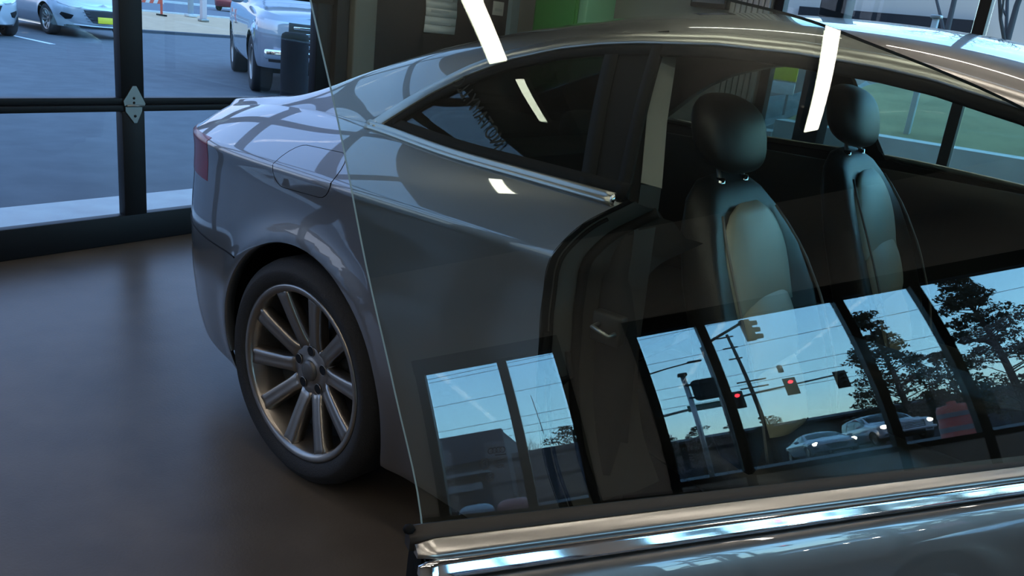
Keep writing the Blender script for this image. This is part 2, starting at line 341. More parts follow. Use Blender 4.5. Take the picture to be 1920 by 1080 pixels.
struct('street_kerb', MB().box((-52.4, 8.2, -.1), (-51.6, 200, .1), B).box((-33.9, 8.2, -.1), (-33.5, 200, .05), B), white_conc, 'pale kerbs of the street')
ground('back_land_ground', *gq(-400, -200, -52, 300, -.05), mat('far_ground', (.10, .11, .12), .9), 'far ground behind the street')
for k, (xa, ya, xb, yb) in enumerate(((-18.6, 4.35, -15.27, 4.6),)):
    d = Vector((xb-xa, yb-ya, 0)).normalized(); n = Vector((-d.y, d.x, 0))*.06
    o = MB().box((0, -1, -.029), (1, 1, -.024), lambda p, q, r: (xa+(xb-xa)*p+n.x*q, ya+(yb-ya)*p+n.y*q, r)).build('lot_marking', white_line)
    tag(o, ['white parking stripe between the silver sedan and white car', 'white parking stripe on the far side of the silver sedan'][k], 'parking stripe', kind='structure')
# left side: retaining wall and grass bank
ground('side_ground', [B(-2.6, 3.36, -.025), B(60, 3.36, -.025), B(60, 6, -.025), B(-2.6, 6, -.025)], [(0, 1, 2, 3)], asphalt, 'asphalt path outside the side windows')
struct('retaining_wall', MB().box((-1.1, 5.85, -.1), (60, 6.15, .72), B), white_conc, 'low pale concrete wall outside the side windows')
n = 40; pts = []; fs = []
for i in range(n+1):
    for j in range(9):
        u = -1.1+i*.6; v = 6.1+j*1.0; z = .70+.62*(1-math.exp(-(v-6.1)/3.5))+.03*math.sin(u*2.1+v*1.7)*min(1, j); pts.append(B(u, v, z))
for i in range(n):
    for j in range(8): fs.append((i*9+j, (i+1)*9+j, (i+1)*9+j+1, i*9+j+1))
struct('grass_bank', MB().add(pts, fs, True), grass_olive, 'olive tan grass bank above the concrete wall')
pts = []; fs = []
for i in range(16):
    for j in range(7):
        u = -2.5+i*.1; v = 6.0+j*1.2; pts.append(B(u, v, .45+.55*j/6+.05*math.sin(i*3.1+j*2.3)+.04*math.sin(i*7.7-j*5.1)))
for i in range(15):
    for j in range(6): fs.append((i*7+j, (i+1)*7+j, (i+1)*7+j+1, i*7+j+1))
struct('rock_bank', MB().add(pts, fs, False), mat('grey_rubble', (.16, .17, .17), .9, noise=(6, (.26, .26, .25), .35, .7)), 'grey rubble bank beside the concrete wall')
struct('side_kerb', MB().box((-2.5, 5.8, -.1), (-1.1, 6.1, .60), B), white_conc, 'pale kerb below the rubble bank')
for k, u in enumerate((.0, .36, 1.05)):
    t = thing('fence_post', ['slim pale fence post on the grass bank, nearest the headrest', 'thicker grey fence post on the grass bank', 'grey fence post on the bank beyond the dark mullion'][k], 'post', B(u, 6.4, .7))
    MB().bbox((-.025-.015*(k == 1), -.03, -.1), (.025+.015*(k == 1), .03, 1.1), .006).build('shaft', mat(['pale_post', 'grey_post'][k > 0], [(.4, .42, .4), (.2, .22, .22)][k > 0], .7), t)
    MB().bbox((-.045, -.045, 1.1), (.045, .045, 1.13), .006).build('cap', steel, t)
t = thing('yellow_sign', 'yellow sign board on a stake above the rubble bank', 'sign', B(-1.85, 8.0, .75))
MB().bbox((-.2, -.01, .28), (.2, .01, .6), .004).build('board', mat('yellow_sign_paint', (.75, .62, .05), .5), t)
for s in (-.12, .12): MB().bbox((s-.015, .01, -.2), (s+.015, .03, .5), .003).build('stake', mat('grey_stake', (.3, .3, .3)), t)
MB().bbox((-.23, -.012, .12), (.2, .008, .26), .004).build('lower_board', tape, t)
t = thing('blue_building', 'plain blue grey building beyond the grass bank', 'building', B(-6, 24, 0))
MB().box((-12, 0, 0), (9, 9, 5.2)).build('wall', mat('blue_grey_cladding', (.34, .30, .27), .8), t)
MB().box((-12.2, -.2, 5.2), (9.2, 9.2, 5.5)).build('roof', mat('pale_roof', (.5, .55, .6), .7), t)
MB().box((-1, -.25, 2.35), (4.0, 0, 2.75)).build('canopy', wall_dark, t)
hp = []; hf = []
for k in range(60):
    a = math.radians(20+k*2.6); r_ = 170; h = 13+4*math.sin(k*.7)+2.5*math.sin(k*1.9+1); hp += [(r_*math.cos(a), r_*math.sin(a), -2), ((r_+30)*math.cos(a), (r_+30)*math.sin(a), h*.7), ((r_+60)*math.cos(a), (r_+60)*math.sin(a), h)]
for k in range(59): hf += [(k*3, k*3+3, k*3+4, k*3+1), (k*3+1, k*3+4, k*3+5, k*3+2)]
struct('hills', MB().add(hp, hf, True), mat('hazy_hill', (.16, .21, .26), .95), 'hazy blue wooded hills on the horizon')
def bare_tree(name, label, loc, h, seed, r0=.09, spread=.55, depth=5):
    r = random.Random(seed); w = MB()
    def br(p, d, L, rad, k):
        n = 3; path = [p]; q = p.copy(); dd = d.copy()
        for i in range(n):
            dd = (dd+Vector((r.uniform(-.12, .12), r.uniform(-.12, .12), r.uniform(0, .08)))).normalized(); q = q+dd*L/n; path.append(q.copy())
        w.tube(path, [rad*(1-.3*i/n) for i in range(n+1)], 5 if k > 2 else 4, False)
        if k > 0:
            for i in range(3 if k > 1 else 2):
                a = path[r.choice((1, 2, 3))]; nd = (dd+Vector((r.uniform(-1, 1), r.uniform(-1, 1), r.uniform(-.2, .7)))*spread*1.4).normalized(); br(a.copy(), nd, L*r.uniform(.6, .8), rad*.55, k-1)
    t = thing(name, label, 'tree', loc)
    br(Vector((0, 0, 0)), Vector((0, 0, 1)), h*.42, r0, depth)
    w.build('branches', mat('bare_bark', (.05, .045, .045), .9), t); return t
bare_tree('bare_tree', 'leafless tree outside the side window, left of the mullion', B(-.9, 12.6, 1.25), 4.2, 3, .05, .6, 6)
bare_tree('bare_tree', 'leafless tree outside the side window, right of the mullion', B(.1, 11.2, 1.25), 3.8, 8, .05, .6, 6)
bare_tree('bare_tree', 'slim leafless tree farther along the grass bank', B(1.6, 13, 1.25), 3.6, 5, .05, .6, 6)
t = thing('dark_sign_post', 'square dark post standing outside the side window', 'post', B(-.39, 4.6, -.03))
MB().bbox((-.1, -.1, 0), (.1, .1, 2.6), .01).build('shaft', wall_dark, t); MB().bbox((-.12, -.12, 2.6), (.12, .12, 2.66), .01).build('cap', wall_dark, t)
# ------------------------------------------------------------------ car skins: one smooth surface, cut into panels and windows
class Skin:
    """right-hand half of a car body as a grid P[i, j]: i runs along the perimeter from the middle of the tail to the middle of the nose,
    j from the sill up over the shoulder, the side glass and the roof to the centre line. Mirrored when panels are built."""
    def __init__(s, T, ds=.015, nl=34, nm=12, ns=26, nr=26):
        W, xr, lr, er, xf, lf, ef = T['W'], T['xr'], T['lr'], T['er'], T['xf'], T['lf'], T['ef']
        ph = np.linspace(0, PI/2, 160)
        def arc(n): return np.cos(ph)**(2/n), np.sin(ph)**(2/n)
        cr, sr = arc(er); cf, sf = arc(ef)
        xa = xr+lr-lr*cr; ya = W(xa)*sr; xm = np.linspace(xr+lr, xf-lf, 300)[1:-1]; ym = W(xm)
        xb = (xf-lf+lf*cf)[::-1]; yb = (W(xf-lf+lf*cf)*sf)[::-1]
        X = np.concatenate([xa, xm, xb]); Y = np.concatenate([ya, ym, yb]); L = np.concatenate([[0], np.cumsum(np.hypot(np.diff(X), np.diff(Y)))])
        n = int(L[-1]/ds)+1; S = np.linspace(0, L[-1], n); x = np.interp(S, L, X); y = np.interp(S, L, Y)
        tx = np.gradient(x); ty = np.gradient(y); l = np.hypot(tx, ty); tx /= l; ty /= l; nx, ny = -ty, tx
        zl, zc, zt, it = T['zlo'](x), T['zcr'](x), T['ztop'](x), T['itop'](x); ins = T['ins']
        rows = []; seg = []
        def row(z, inset, code): rows.append(np.stack([x-nx*inset, np.maximum(y-ny*inset, 0), z], 1)); seg.append(code)
        for v in np.linspace(0, 1, nl):
            z = zl+(zc-zl)*v; i = ins(z)
            for ax in T['axles']:
                r = np.hypot(x-ax, z-T['az']); i = i-.012*np.exp(-((r-T['ar'])/.05)**2)*np.clip((np.abs(y)-.6)/.15, 0, 1)
            row(z, i, 0)
        ic = ins(zc)
        for v in np.linspace(0, 1, nm+1)[1:]:
            c1 = ic+T.get('ck', .35)*(it-ic); z1 = zc+T.get('cz', .72)*(zt-zc)
            row((1-v)**2*zc+2*v*(1-v)*z1+v*v*zt, (1-v)**2*ic+2*v*(1-v)*c1+v*v*it, 1)
        top = rows[-1]; xt, yt = top[:, 0], top[:, 1]; yr = np.minimum(T['yr'](xt), yt*.96); zr = np.maximum(T['zr'](xt), zt+.002); zz = np.maximum(T['zmid'](xt), zr+.001)
        f = np.clip(yt/np.maximum(T['yr'](xt), .01), 0, 1)**2; zr = zt+(zr-zt)*f
        for v in np.linspace(0, 1, ns+1)[1:]:
            b = T.get('bulge', .016)*4*v*(1-v)*np.clip((zr-zt)/.3, 0, 1)
            rows.append(np.stack([xt, yt+(yr-yt)*v+b, zt+(zr-zt)*v], 1)); seg.append(2)
        for v in np.linspace(0, 1, nr+1)[1:]:
            q = (1-v)**1.25; rows.append(np.stack([xt, yr*q, zr+(zz-zr)*(1-q**2.2)], 1)); seg.append(3)
        P = np.stack(rows, 1)
        def blur(A, ax, n, lo, hi):
            for _ in range(n):
                Bq = A.copy(); sl = [slice(None)]*3; a, m_, b = (list(sl) for _ in range(3)); a[ax] = slice(0, -2); m_[ax] = slice(1, -1); b[ax] = slice(2, None)
                Bq[tuple(m_)] = .25*A[tuple(a)]+.5*A[tuple(m_)]+.25*A[tuple(b)]; A[:, lo:hi] = Bq[:, lo:hi]
            return A
        if T.get('smooth'):
            wt = np.clip((x-.15)/.25, 0, 1)*np.clip((2.35-x)/.25, 0, 1); Ps = blur(P.copy(), 0, 260, nl+nm+2, P.shape[1]); P = P+(Ps-P)*wt[:, None, None]
        j0 = nl+2; P = blur(P, 0, T.get('blur', 18), j0, P.shape[1]); P = blur(P, 1, T.get('blurj', 10), nl+nm+5, P.shape[1]-1); P[:, -1, 1] = 0
        s.P = P; s.seg = np.array(seg); s.T = T; s.n, s.m = s.P.shape[:2]; s.N = s.normals(); s.N[:, -1, 1] = 0; s.N[0, :, 1] = 0; s.N[-1, :, 1] = 0
    def ev(s, a, b, A=None):
        A = s.P if A is None else A
        i = np.clip(np.floor(a).astype(int), 0, s.n-2); j = np.clip(np.floor(b).astype(int), 0, s.m-2); u = (a-i)[..., None]; v = (b-j)[..., None]
        return (1-u)*(1-v)*A[i, j]+u*(1-v)*A[i+1, j]+(1-u)*v*A[i, j+1]+u*v*A[i+1, j+1]
    def snap(s, curves, jmax):
        """move grid vertices that lie close to a cutting curve (given in side view x, z) onto it, along the surface"""
        P0 = s.P.copy(); Q = s.P; di = np.gradient(P0, axis=0); dj = np.gradient(P0, axis=1)
        lim = .75*np.minimum(np.hypot(np.hypot(di[..., 0], di[..., 2]), np.hypot(dj[..., 0], dj[..., 2])), .06)
        best = np.full(P0.shape[:2], 1e9); tgt = np.zeros(P0.shape[:2]+(2,))
        for c in curves:
            c = np.asarray(c, float)
            for k in range(len(c)-1):
                a, b = c[k], c[k+1]; ab = b-a; d2 = ab@ab
                if d2 < 1e-12: continue
                w = P0[..., [0, 2]]-a; t = np.clip((w@ab)/d2, 0, 1); q = a+t[..., None]*ab; d = np.linalg.norm(P0[..., [0, 2]]-q, axis=-1)
                u = d < best; best = np.where(u, d, best); tgt = np.where(u[..., None], q, tgt)
        ok = best < lim; ok[:, jmax:] = False; ok[0] = ok[-1] = False
        I, J = np.nonzero(ok); dx = tgt[I, J]-P0[I, J][:, [0, 2]]
        a11, a12, a21, a22 = di[I, J, 0], dj[I, J, 0], di[I, J, 2], dj[I, J, 2]; det = a11*a22-a12*a21; good = np.abs(det) > 1e-7
        I, J = I[good], J[good]; tg = tgt[I, J]; a, b = I.astype(float), J.astype(float); s.P = P0
        for _ in range(5):
            p = s.ev(a, b); e = .2; pa = (s.ev(a+e, b)-s.ev(a-e, b))/(2*e); pb = (s.ev(a, b+e)-s.ev(a, b-e))/(2*e); rx = tg[:, 0]-p[:, 0]; rz = tg[:, 1]-p[:, 2]
            det = pa[:, 0]*pb[:, 2]-pb[:, 0]*pa[:, 2]; det = np.where(np.abs(det) < 1e-8, 1e-8, det)
            a = a+np.clip((pb[:, 2]*rx-pb[:, 0]*rz)/det, -.7, .7); b = b+np.clip((-pa[:, 2]*rx+pa[:, 0]*rz)/det, -.7, .7)
            a = np.clip(a, np.maximum(I-1.7, 0), np.minimum(I+1.7, s.n-1.001)); b = np.clip(b, np.maximum(J-1.7, 0), np.minimum(J+1.7, s.m-1.001))
        p = s.ev(a, b); hit = np.hypot(p[:, 0]-tg[:, 0], p[:, 2]-tg[:, 1]) < .003; s.clean = P0; s.P = P0.copy(); s.P[I[hit], J[hit]] = p[hit]; nn = s.ev(a, b, s.N); s.N = s.N.copy(); s.N[I[hit], J[hit]] = nn[hit]/np.linalg.norm(nn[hit], axis=-1, keepdims=True)
    def centre(s): return (s.P[:-1, :-1]+s.P[1:, :-1]+s.P[:-1, 1:]+s.P[1:, 1:])/4
    def normals(s):
        di = np.gradient(s.P, axis=0); dj = np.gradient(s.P, axis=1); n = np.cross(dj, di); n /= np.maximum(np.linalg.norm(n, axis=-1, keepdims=True), 1e-9); return n
    def panel(s, masks, name, m, parent, push=0., thick=None):
        """masks: [(mask, side)] with side -1 = right (y < 0), +1 = left"""
        V = []; F = []; NN = []; MI = []; two = isinstance(m, (list, tuple)) and len(m) > 1
        for mask, side in masks:
            I, J = np.nonzero(mask)
            if not len(I): continue
            quad = np.stack([I*s.m+J, (I+1)*s.m+J, (I+1)*s.m+J+1, I*s.m+J+1], 1); P3 = s.P.reshape(-1, 3); N3 = s.N.reshape(-1, 3)
            area = np.linalg.norm(np.cross(P3[quad[:, 2]]-P3[quad[:, 0]], P3[quad[:, 3]]-P3[quad[:, 1]]), axis=1); quad = quad[area > 2e-8]; sgn = np.array([1, side, 1])
            uq, inv = np.unique(quad, return_inverse=True); inv = inv.reshape(-1, 4)
            for layer in ((0, 1) if thick else (0,)):
                o = sum(len(v) for v in V); n_ = N3[uq]*sgn; v = P3[uq]*sgn+n_*(push-(thick if layer else 0)); q = inv+o
                if (side > 0) != (layer == 1): q = q[:, ::-1]
                V.append(v); F.append(q); NN.append(-n_ if layer else n_); MI.append(np.full(len(q), 1 if (layer and two) else 0))
            if thick:                                     # close the rim so that a pane or shell is a slab
                e = np.concatenate([inv[:, [k, (k+1) % 4]] for k in range(4)]); es = np.sort(e, 1); u_, ix, cnt = np.unique(es, axis=0, return_index=True, return_counts=True); be = e[ix[cnt == 1]]
                o0 = sum(len(v) for v in V)-2*len(uq); o1 = o0+len(uq); q = np.stack([be[:, 0]+o0, be[:, 1]+o0, be[:, 1]+o1, be[:, 0]+o1], 1)
                if side < 0: q = q[:, ::-1]
                F.append(q); MI.append(np.full(len(q), 1 if two else 0))
        if not V: return None
        V = np.concatenate(V); F = np.concatenate(F); NN = np.concatenate(NN); me = bpy.data.meshes.new(name); me.from_pydata(V.tolist(), [], F.tolist())
        me.polygons.foreach_set('use_smooth', [True]*len(me.polygons)); me.polygons.foreach_set('material_index', np.concatenate(MI).tolist())
        for x in (m if isinstance(m, (list, tuple)) else [m]): me.materials.append(x)
        me.update()
        if len(me.vertices) == len(NN): me.normals_split_custom_set_from_vertices(NN.tolist())
        o = bpy.data.objects.new(name, me); COL.objects.link(o); o.parent = parent; return o
    def at(s, x, z, j0=0, j1=None):
        """point and outward normal on the right side (y < 0) at side-view position x, z"""
        j1 = j1 or s.m; keep = s.P; s.P = getattr(s, 'clean', s.P); Q = s.P[:, j0:j1]; d = (Q[..., 0]-x)**2+(Q[..., 2]-z)**2; i, j = np.unravel_index(np.argmin(d), d.shape); a, b = float(i), float(j+j0)
        for _ in range(4):
            a = min(max(a, .01), s.n-1.02); b = min(max(b, .01), s.m-1.02)
            p = s.ev(np.array(a), np.array(b)); e = .05; pa = (s.ev(np.array(a+e), np.array(b))-p)/e; pb = (s.ev(np.array(a), np.array(b+e))-p)/e
            M = np.array([[pa[0], pb[0]], [pa[2], pb[2]]]); r = np.array([x-p[0], z-p[2]])
            if abs(np.linalg.det(M)) < 1e-9: break
            st = np.clip(np.linalg.solve(M, r), -1, 1); a += st[0]; b += st[1]
        a = min(max(a, .01), s.n-1.02); b = min(max(b, .01), s.m-1.02); p = s.ev(np.array(a), np.array(b)); e = .3
        pa = s.ev(np.array(a+e), np.array(b))-s.ev(np.array(a-e), np.array(b)); pb = s.ev(np.array(a), np.array(b+e))-s.ev(np.array(a), np.array(b-e)); n = np.cross(pb, pa); n /= max(np.linalg.norm(n), 1e-9); s.P = keep
        return Vector((p[0], -p[1], p[2])), Vector((n[0], -n[1], n[2]))
def nose_patch(S, poly, push, side=1, rings=(0.02, .25, .5, .75, .93, 1.0)):
    """a panel on the nose of a car: poly in (y, z), laid on the body surface and pushed out a little"""
    Q = S.P; ok = Q[..., 0] > S.T['xf']-1.1; cy = sum(p[0] for p in poly)/len(poly); cz = sum(p[1] for p in poly)/len(poly); out = []
    pl = []
    for k in range(len(poly)):
        (a, b), (c, d) = poly[k], poly[(k+1) % len(poly)]; pl += [(a+(c-a)*t/6, b+(d-b)*t/6) for t in range(6)]
    for r in rings:
        ring = []
        for y, z in pl:
            y_, z_ = cy+(y-cy)*r, cz+(z-cz)*r; ay = abs(y_); d = (Q[..., 1]-ay)**2+(Q[..., 2]-z_)**2+(~ok)*9; i, j = np.unravel_index(np.argmin(d), d.shape); a, b = float(i), float(j)
            for _ in range(3):
                a = min(max(a, .01), S.n-1.02); b = min(max(b, .01), S.m-1.02); p = S.ev(np.array(a), np.array(b)); e = .05; pa = (S.ev(np.array(a+e), np.array(b))-p)/e; pb = (S.ev(np.array(a), np.array(b+e))-p)/e
                M = np.array([[pa[1], pb[1]], [pa[2], pb[2]]])
                if abs(np.linalg.det(M)) < 1e-9: break
                st = np.clip(np.linalg.solve(M, [ay-p[1], z_-p[2]]), -1, 1); a += st[0]; b += st[1]
            a = min(max(a, .01), S.n-1.02); b = min(max(b, .01), S.m-1.02); p = S.ev(np.array(a), np.array(b)); n_ = S.ev(np.array(a), np.array(b), S.N); sy = math.copysign(1, y_)*side
            q = push if r < .97 else -.004; ring.append((p[0]+n_[0]*q, (p[1]+n_[1]*q)*sy, p[2]+n_[2]*q))
        out.append(ring)
    return MB().loft(out)
def circ(cx, cz, r, n=96): return [(cx+r*math.cos(2*PI*k/n), cz+r*math.sin(2*PI*k/n)) for k in range(n+1)]
def wheel(parent, x, y, R, rr, width, side, spokes=10, simple=False, hub=True, mrim=None):
    """side = -1: outer face towards -y"""
    mrim = mrim or alloy
    w = bpy.data.objects.new('wheel', None); COL.objects.link(w); w.parent = parent; w.location = (x, y, R)
    f = lambda pr: [(r, h*side) for r, h in pr]
    k = 24 if simple else 72; h = width/2
    MB().lathe(f([(rr-.004, -h+.01), (rr+.01, -h), (R-.03, -h-.006), (R-.008, -h+.012), (R, -h+.035), (R, h-.035), (R-.007, h-.012), (R-.03, h+.006), ((R+rr)/2, h+.010), (rr+.012, h), (rr-.001, h-.008), (rr-.012, h-.03)]), k, 'y').build('tyre', tyre_m, w)
    rim = MB().lathe(f([(rr+.001, h-.010), (rr+.003, h-.004), (rr-.004, h-.001), (rr-.017, h-.006), (rr-.022, h-.016), (rr-.026, h-.06), (rr-.05, h-.13), (rr-.03, -h+.02)]), k, 'y')
    if simple: rim.lathe(f([(rr-.02, h-.03), (rr*.6, h-.018), (.03, h-.02), (0, h-.02)]), k, 'y')
    ro = rim.build('rim', mrim, w)
    if simple: return w
    MB().lathe(f([(0, h-.09), (rr-.05, h-.09), (rr-.05, h-.13)]), 40, 'y').build('brake_disc', mat('brake_disc_metal', (.05, .05, .05), .5, .6), w)
    MB().lathe(f([(0, h-.048), (.030, h-.046), (.036, h-.05), (.05, h-.052), (.078, h-.050), (.086, h-.058), (.084, h-.1)]), 48, 'y').build('hub', mrim, w)
    MB().lathe(f([(0, h-.036), (.022, h-.037), (.030, h-.041), (.032, h-.048), (.032, h-.06)]), 32, 'y').build('hub_cap', mat('hub_cap_paint', (.12, .115, .11), .35, .5), w)
    for i in range(5):
        a = 2*PI*i/5+.35; c, s_ = math.cos(a)*.058, math.sin(a)*.058
        MB().lathe(f([(.0145, h-.0485), (.0155, h-.0475), (.0165, h-.0495)])+[(.0145, (h-.0485)*side)], 14, 'y', (c, 0, s_)).lathe(f([(0, h-.066), (.010, h-.066), (.011, h-.08)]), 8, 'y', (c, 0, s_)).lathe(f([(0, h-.0492), (.0145, h-.0492)]), 14, 'y', (c, 0, s_), mi=1).build('wheel_bolt', [mrim, black], w)
    for i in range(spokes):
        a = 2*PI*i/spokes+.12; ca, sa = math.cos(a), math.sin(a); rings = []
        for q in range(9):
            t = q/8; r = .062+(rr-.010-.062)*t; hw = .0225+.004*t+.012*max(0, t-.75)**1.3*4*.5+.008*max(0, .18-t)/.18; yo = h-.052+.042*t**.75; d = .042-.01*t; cr = .006
            pts = [(-hw, yo-d), (-hw*.92, yo-.007), (-hw*.70, yo), (-hw*.25, yo-cr*.4), (hw*.25, yo-cr*.4), (hw*.70, yo), (hw*.92, yo-.007), (hw, yo-d)]
            rings.append([(r*ca-p*sa, o*side, r*sa+p*ca) for p, o in pts])
        MB().loft(rings).build('spoke', mrim, w)
    return w
# ------------------------------------------------------------------ the coupe
XS = lambda pts: pchip([p[0] for p in pts], [p[1] for p in pts])
AX = (0.0, 2.751); AZ = .335; AR = .372
TC = dict(smooth=True,
    W=XS([(-1.0, .90), (-.3, .905), (.3, .918), (.9, .927), (1.6, .927), (2.3, .925), (2.75, .922), (3.3, .91), (3.65, .90)]), xr=-1.06, lr=.98, er=3.0, xf=3.65, lf=1.05, ef=2.5,
    axles=AX, az=AZ, ar=AR, ck=.50, cz=.64,
    zlo=XS([(-1, .27), (-.7, .22), (.4, .185), (2.3, .185), (3.65, .22)]),
    ins=XS([(.15, .075), (.22, .04), (.35, .014), (.5, .002), (.62, .002), (.75, .010), (.84, .013), (.885, .010), (.91, .010)]),
    zcr=XS([(-1, .885), (0, .90), (.9, .905), (2, .885), (3, .83), (3.65, .70)]),
    ztop=XS([(-1, .945), (-.85, .962), (-.6, 1.0), (-.45, 1.013), (-.2, 1.026), (.08, 1.030), (.44, 1.021), (.69, 1.024), (.91, 1.027), (1.5, 1.0), (2, .965), (2.4, .94), (3, .90), (3.5, .80), (3.65, .74)]),
    itop=XS([(-1, .06), (-.9, .10), (-.6, .20), (-.3, .22), (.08, .172), (.44, .13), (.69, .105), (.91, .08), (1.4, .065), (2, .08), (2.4, .11), (3, .16), (3.65, .06)]),
    yr=XS([(-1, .55), (-.6, .62), (-.45, .615), (-.3, .60), (.08, .60), (.3, .575), (.76, .555), (1.1, .55), (1.5, .585), (2.1, .69), (2.35, .74), (2.6, .72), (3.65, .6)]),
    zr=XS([(-1, .955), (-.6, 1.015), (-.45, 1.04), (-.3, 1.09), (-.15, 1.15), (.08, 1.225), (.3, 1.285), (.55, 1.335), (.76, 1.370), (.94, 1.385), (1.12, 1.387), (1.37, 1.37), (1.52, 1.34), (1.8, 1.245), (2.1, 1.09), (2.3, .98), (2.42, .945), (2.6, .93), (3.65, .75)]),
    zmid=XS([(-1, .965), (-.9, .985), (-.7, 1.02), (-.52, 1.05), (-.35, 1.095), (-.15, 1.185), (.08, 1.285), (.3, 1.355), (.55, 1.405), (.76, 1.428), (1, 1.436), (1.25, 1.432), (1.5, 1.41), (1.7, 1.365), (2, 1.22), (2.3, 1.06), (2.45, 1.0), (2.6, .975), (3, .93), (3.4, .86), (3.65, .76)]))
sk = Skin(TC, .0135, 40, 14, 28, 26)
DTOP = [(.075, 1.032), (.10, 1.052), (.225, 1.148), (.315, 1.206), (.417, 1.256), (.554, 1.297), (.66, 1.318), (.758, 1.331), (.944, 1.346), (1.116, 1.347), (1.271, 1.340), (1.369, 1.330), (1.521, 1.302), (1.7, 1.245), (1.9, 1.15), (2.08, 1.045), (2.16, .985)]
DLO = [(.07, .9)]+DTOP+[(2.2, .9)]
L1 = [(.845, 1.02), (.69, 1.335)]; L2 = [(.930, 1.02), (.800, 1.35)]
JAMB = [(.945, 1.036), (.915, 1.012), (.872, .975), (.848, .940), (.830, .895), (.823, .853), (.824, .79), (.833, .717), (.85, .60), (.89, .47), (.95, .36), (1.05, .28), (1.75, .26), (1.84, .33), (1.87, .5), (1.88, .98)]
ODOOR = JAMB+[(1.9, 1.2), (.945, 1.2)]
def rrect(x0, z0, x1, z1, r, n=5):
    o = []
    for cx, cz, a in ((x1-r, z1-r, 0), (x0+r, z1-r, 90), (x0+r, z0+r, 180), (x1-r, z0+r, 270)):
        o += [(cx+r*math.cos(math.radians(a+90*k/n)), cz+r*math.sin(math.radians(a+90*k/n))) for k in range(n+1)]
    return o
FLAP = [(x, z+.055*(x+.0)) for x, z in rrect(-.140, .850, .118, .962, .05)]
jroof = int(np.argmax(sk.seg == 3))
iq = int(np.argmin(np.abs(sk.P[:, 20, 0]+.6))); jbump = int(np.argmin(np.abs(sk.P[iq, :40, 2]-.60))); jt0 = int(np.argmin(np.abs(sk.P[iq, :40, 2]-.765))); jt1 = 40
sk.snap([circ(AX[0], AZ, AR), circ(AX[1], AZ, AR), DTOP, L1, L2, JAMB, FLAP+FLAP[:1]], jroof)
jj = np.broadcast_to(np.arange(sk.m-1)[None, :], (sk.n-1, sk.m-1)); c = sk.centre(); cx, cy, cz = c[..., 0], c[..., 1], c[..., 2]; sg = np.broadcast_to(sk.seg[1:][None, :], cx.shape)
arch = np.zeros(cx.shape, bool)
for a in AX: arch |= (np.hypot(cx-a, cz-AZ) < AR*.9995) & (sg <= 1) & (cy > .5)
dlo = inpoly(cx, cz, DLO) & (sg == 2)
lx = lambda L: L[0][0]+(L[1][0]-L[0][0])*(cz-L[0][1])/(L[1][1]-L[0][1])
quarter = dlo & (cx < lx(L1)); pillar = dlo & (cx >= lx(L1)) & (cx < lx(L2)); doorwin = dlo & (cx >= lx(L2))
odoor = inpoly(cx, cz, ODOOR) & (sg <= 1)
yrc = TC['yr'](cx)
screen = (sg == 3) & (cx > 1.62+.12*(cy/.6)**2*-1) & (cx < 2.44-.25*(cy/.75)**2) & (cy < yrc-.035)
backlight = (sg == 3) & (cx > -.44) & (cx < .26) & (cy < yrc-.11)
tail = (jj >= jt0) & (jj < jt1) & (cx < -.53) & (cy > .36)
flap = inpoly(cx, cz, FLAP) & (sg <= 1)
bump_r = (jj < jbump) & (cx < -.30) & ~arch
bump_f = (sg == 0) & (cx > 3.06) & (cz < .62) & ~arch
head = (sg <= 1) & (cx > 2.98) & (cz > .62) & (cz < .76) & (cy > .42)
grille = (sg == 0) & (cx > 3.3) & (cz > .30) & (cz < .70) & (cy < .32)
bootl = (((sg >= 2) & (cx < -.46)) | ((sg <= 1) & (cx < -.8) & (jj >= jbump) & ~tail)) & (cy < .56)
hood = (((sg >= 2) & (cx > 2.46)) | ((sg == 1) & (cx > 2.6))) & ~head & (cy < .74) & ~grille
cut = arch | dlo | screen | backlight | tail | bump_r | bump_f | head | grille | bootl | hood
coupe = thing('coupe', 'silver grey two-door coupe with its passenger door swung open', 'car')
sk.panel([(~(cut | odoor | flap), -1), (~cut, 1)], 'body_shell', [paint, dark_trim], coupe, thick=.012)
fc = (-.011, .906); sk.panel([(flap, -1)], 'fuel_flap', paint, coupe, push=.0004)
sk.panel([(bump_r, -1), (bump_r, 1)], 'rear_bumper', [paint, dark_trim], coupe, thick=.01)
sk.panel([(bump_f & ~grille & ~head, -1), (bump_f & ~grille & ~head, 1)], 'front_bumper', [paint, dark_trim], coupe, thick=.01)
sk.panel([(bootl, -1), (bootl, 1)], 'boot_lid', [paint, dark_trim], coupe, thick=.01)
sk.panel([(hood, -1), (hood, 1)], 'bonnet', [paint, dark_trim], coupe, thick=.01)
sk.panel([(grille, -1), (grille, 1)], 'grille', black, coupe, thick=.01)
sk.panel([(head, -1)], 'headlight', mat('headlight_lens', (.5, .52, .55), .08, .3, coat=1), coupe, thick=.01); sk.panel([(head, 1)], 'headlight', MATS['headlight_lens'], coupe, thick=.01)
for s_ in (-1, 1):
    o = sk.panel([(tail, s_)], 'tail_light', lens_red, coupe, push=.001, thick=.01); o['label'] = 'red tail light'
    o = sk.panel([(quarter, s_)], 'quarter_window', dark_glass, coupe, push=-.004, thick=.004)
    sk.panel([(pillar, s_)], 'pillar_cover', rubber, coupe, push=-.002, thick=.01)
sk.panel([(doorwin, 1)], 'door_window', far_glass, coupe, push=-.004, thick=.004)
sk.panel([(screen, -1), (screen, 1)], 'windscreen', far_glass, coupe, push=-.002, thick=.005)
sk.panel([(backlight, -1), (backlight, 1)], 'rear_window', dark_glass, coupe, push=-.002, thick=.005)
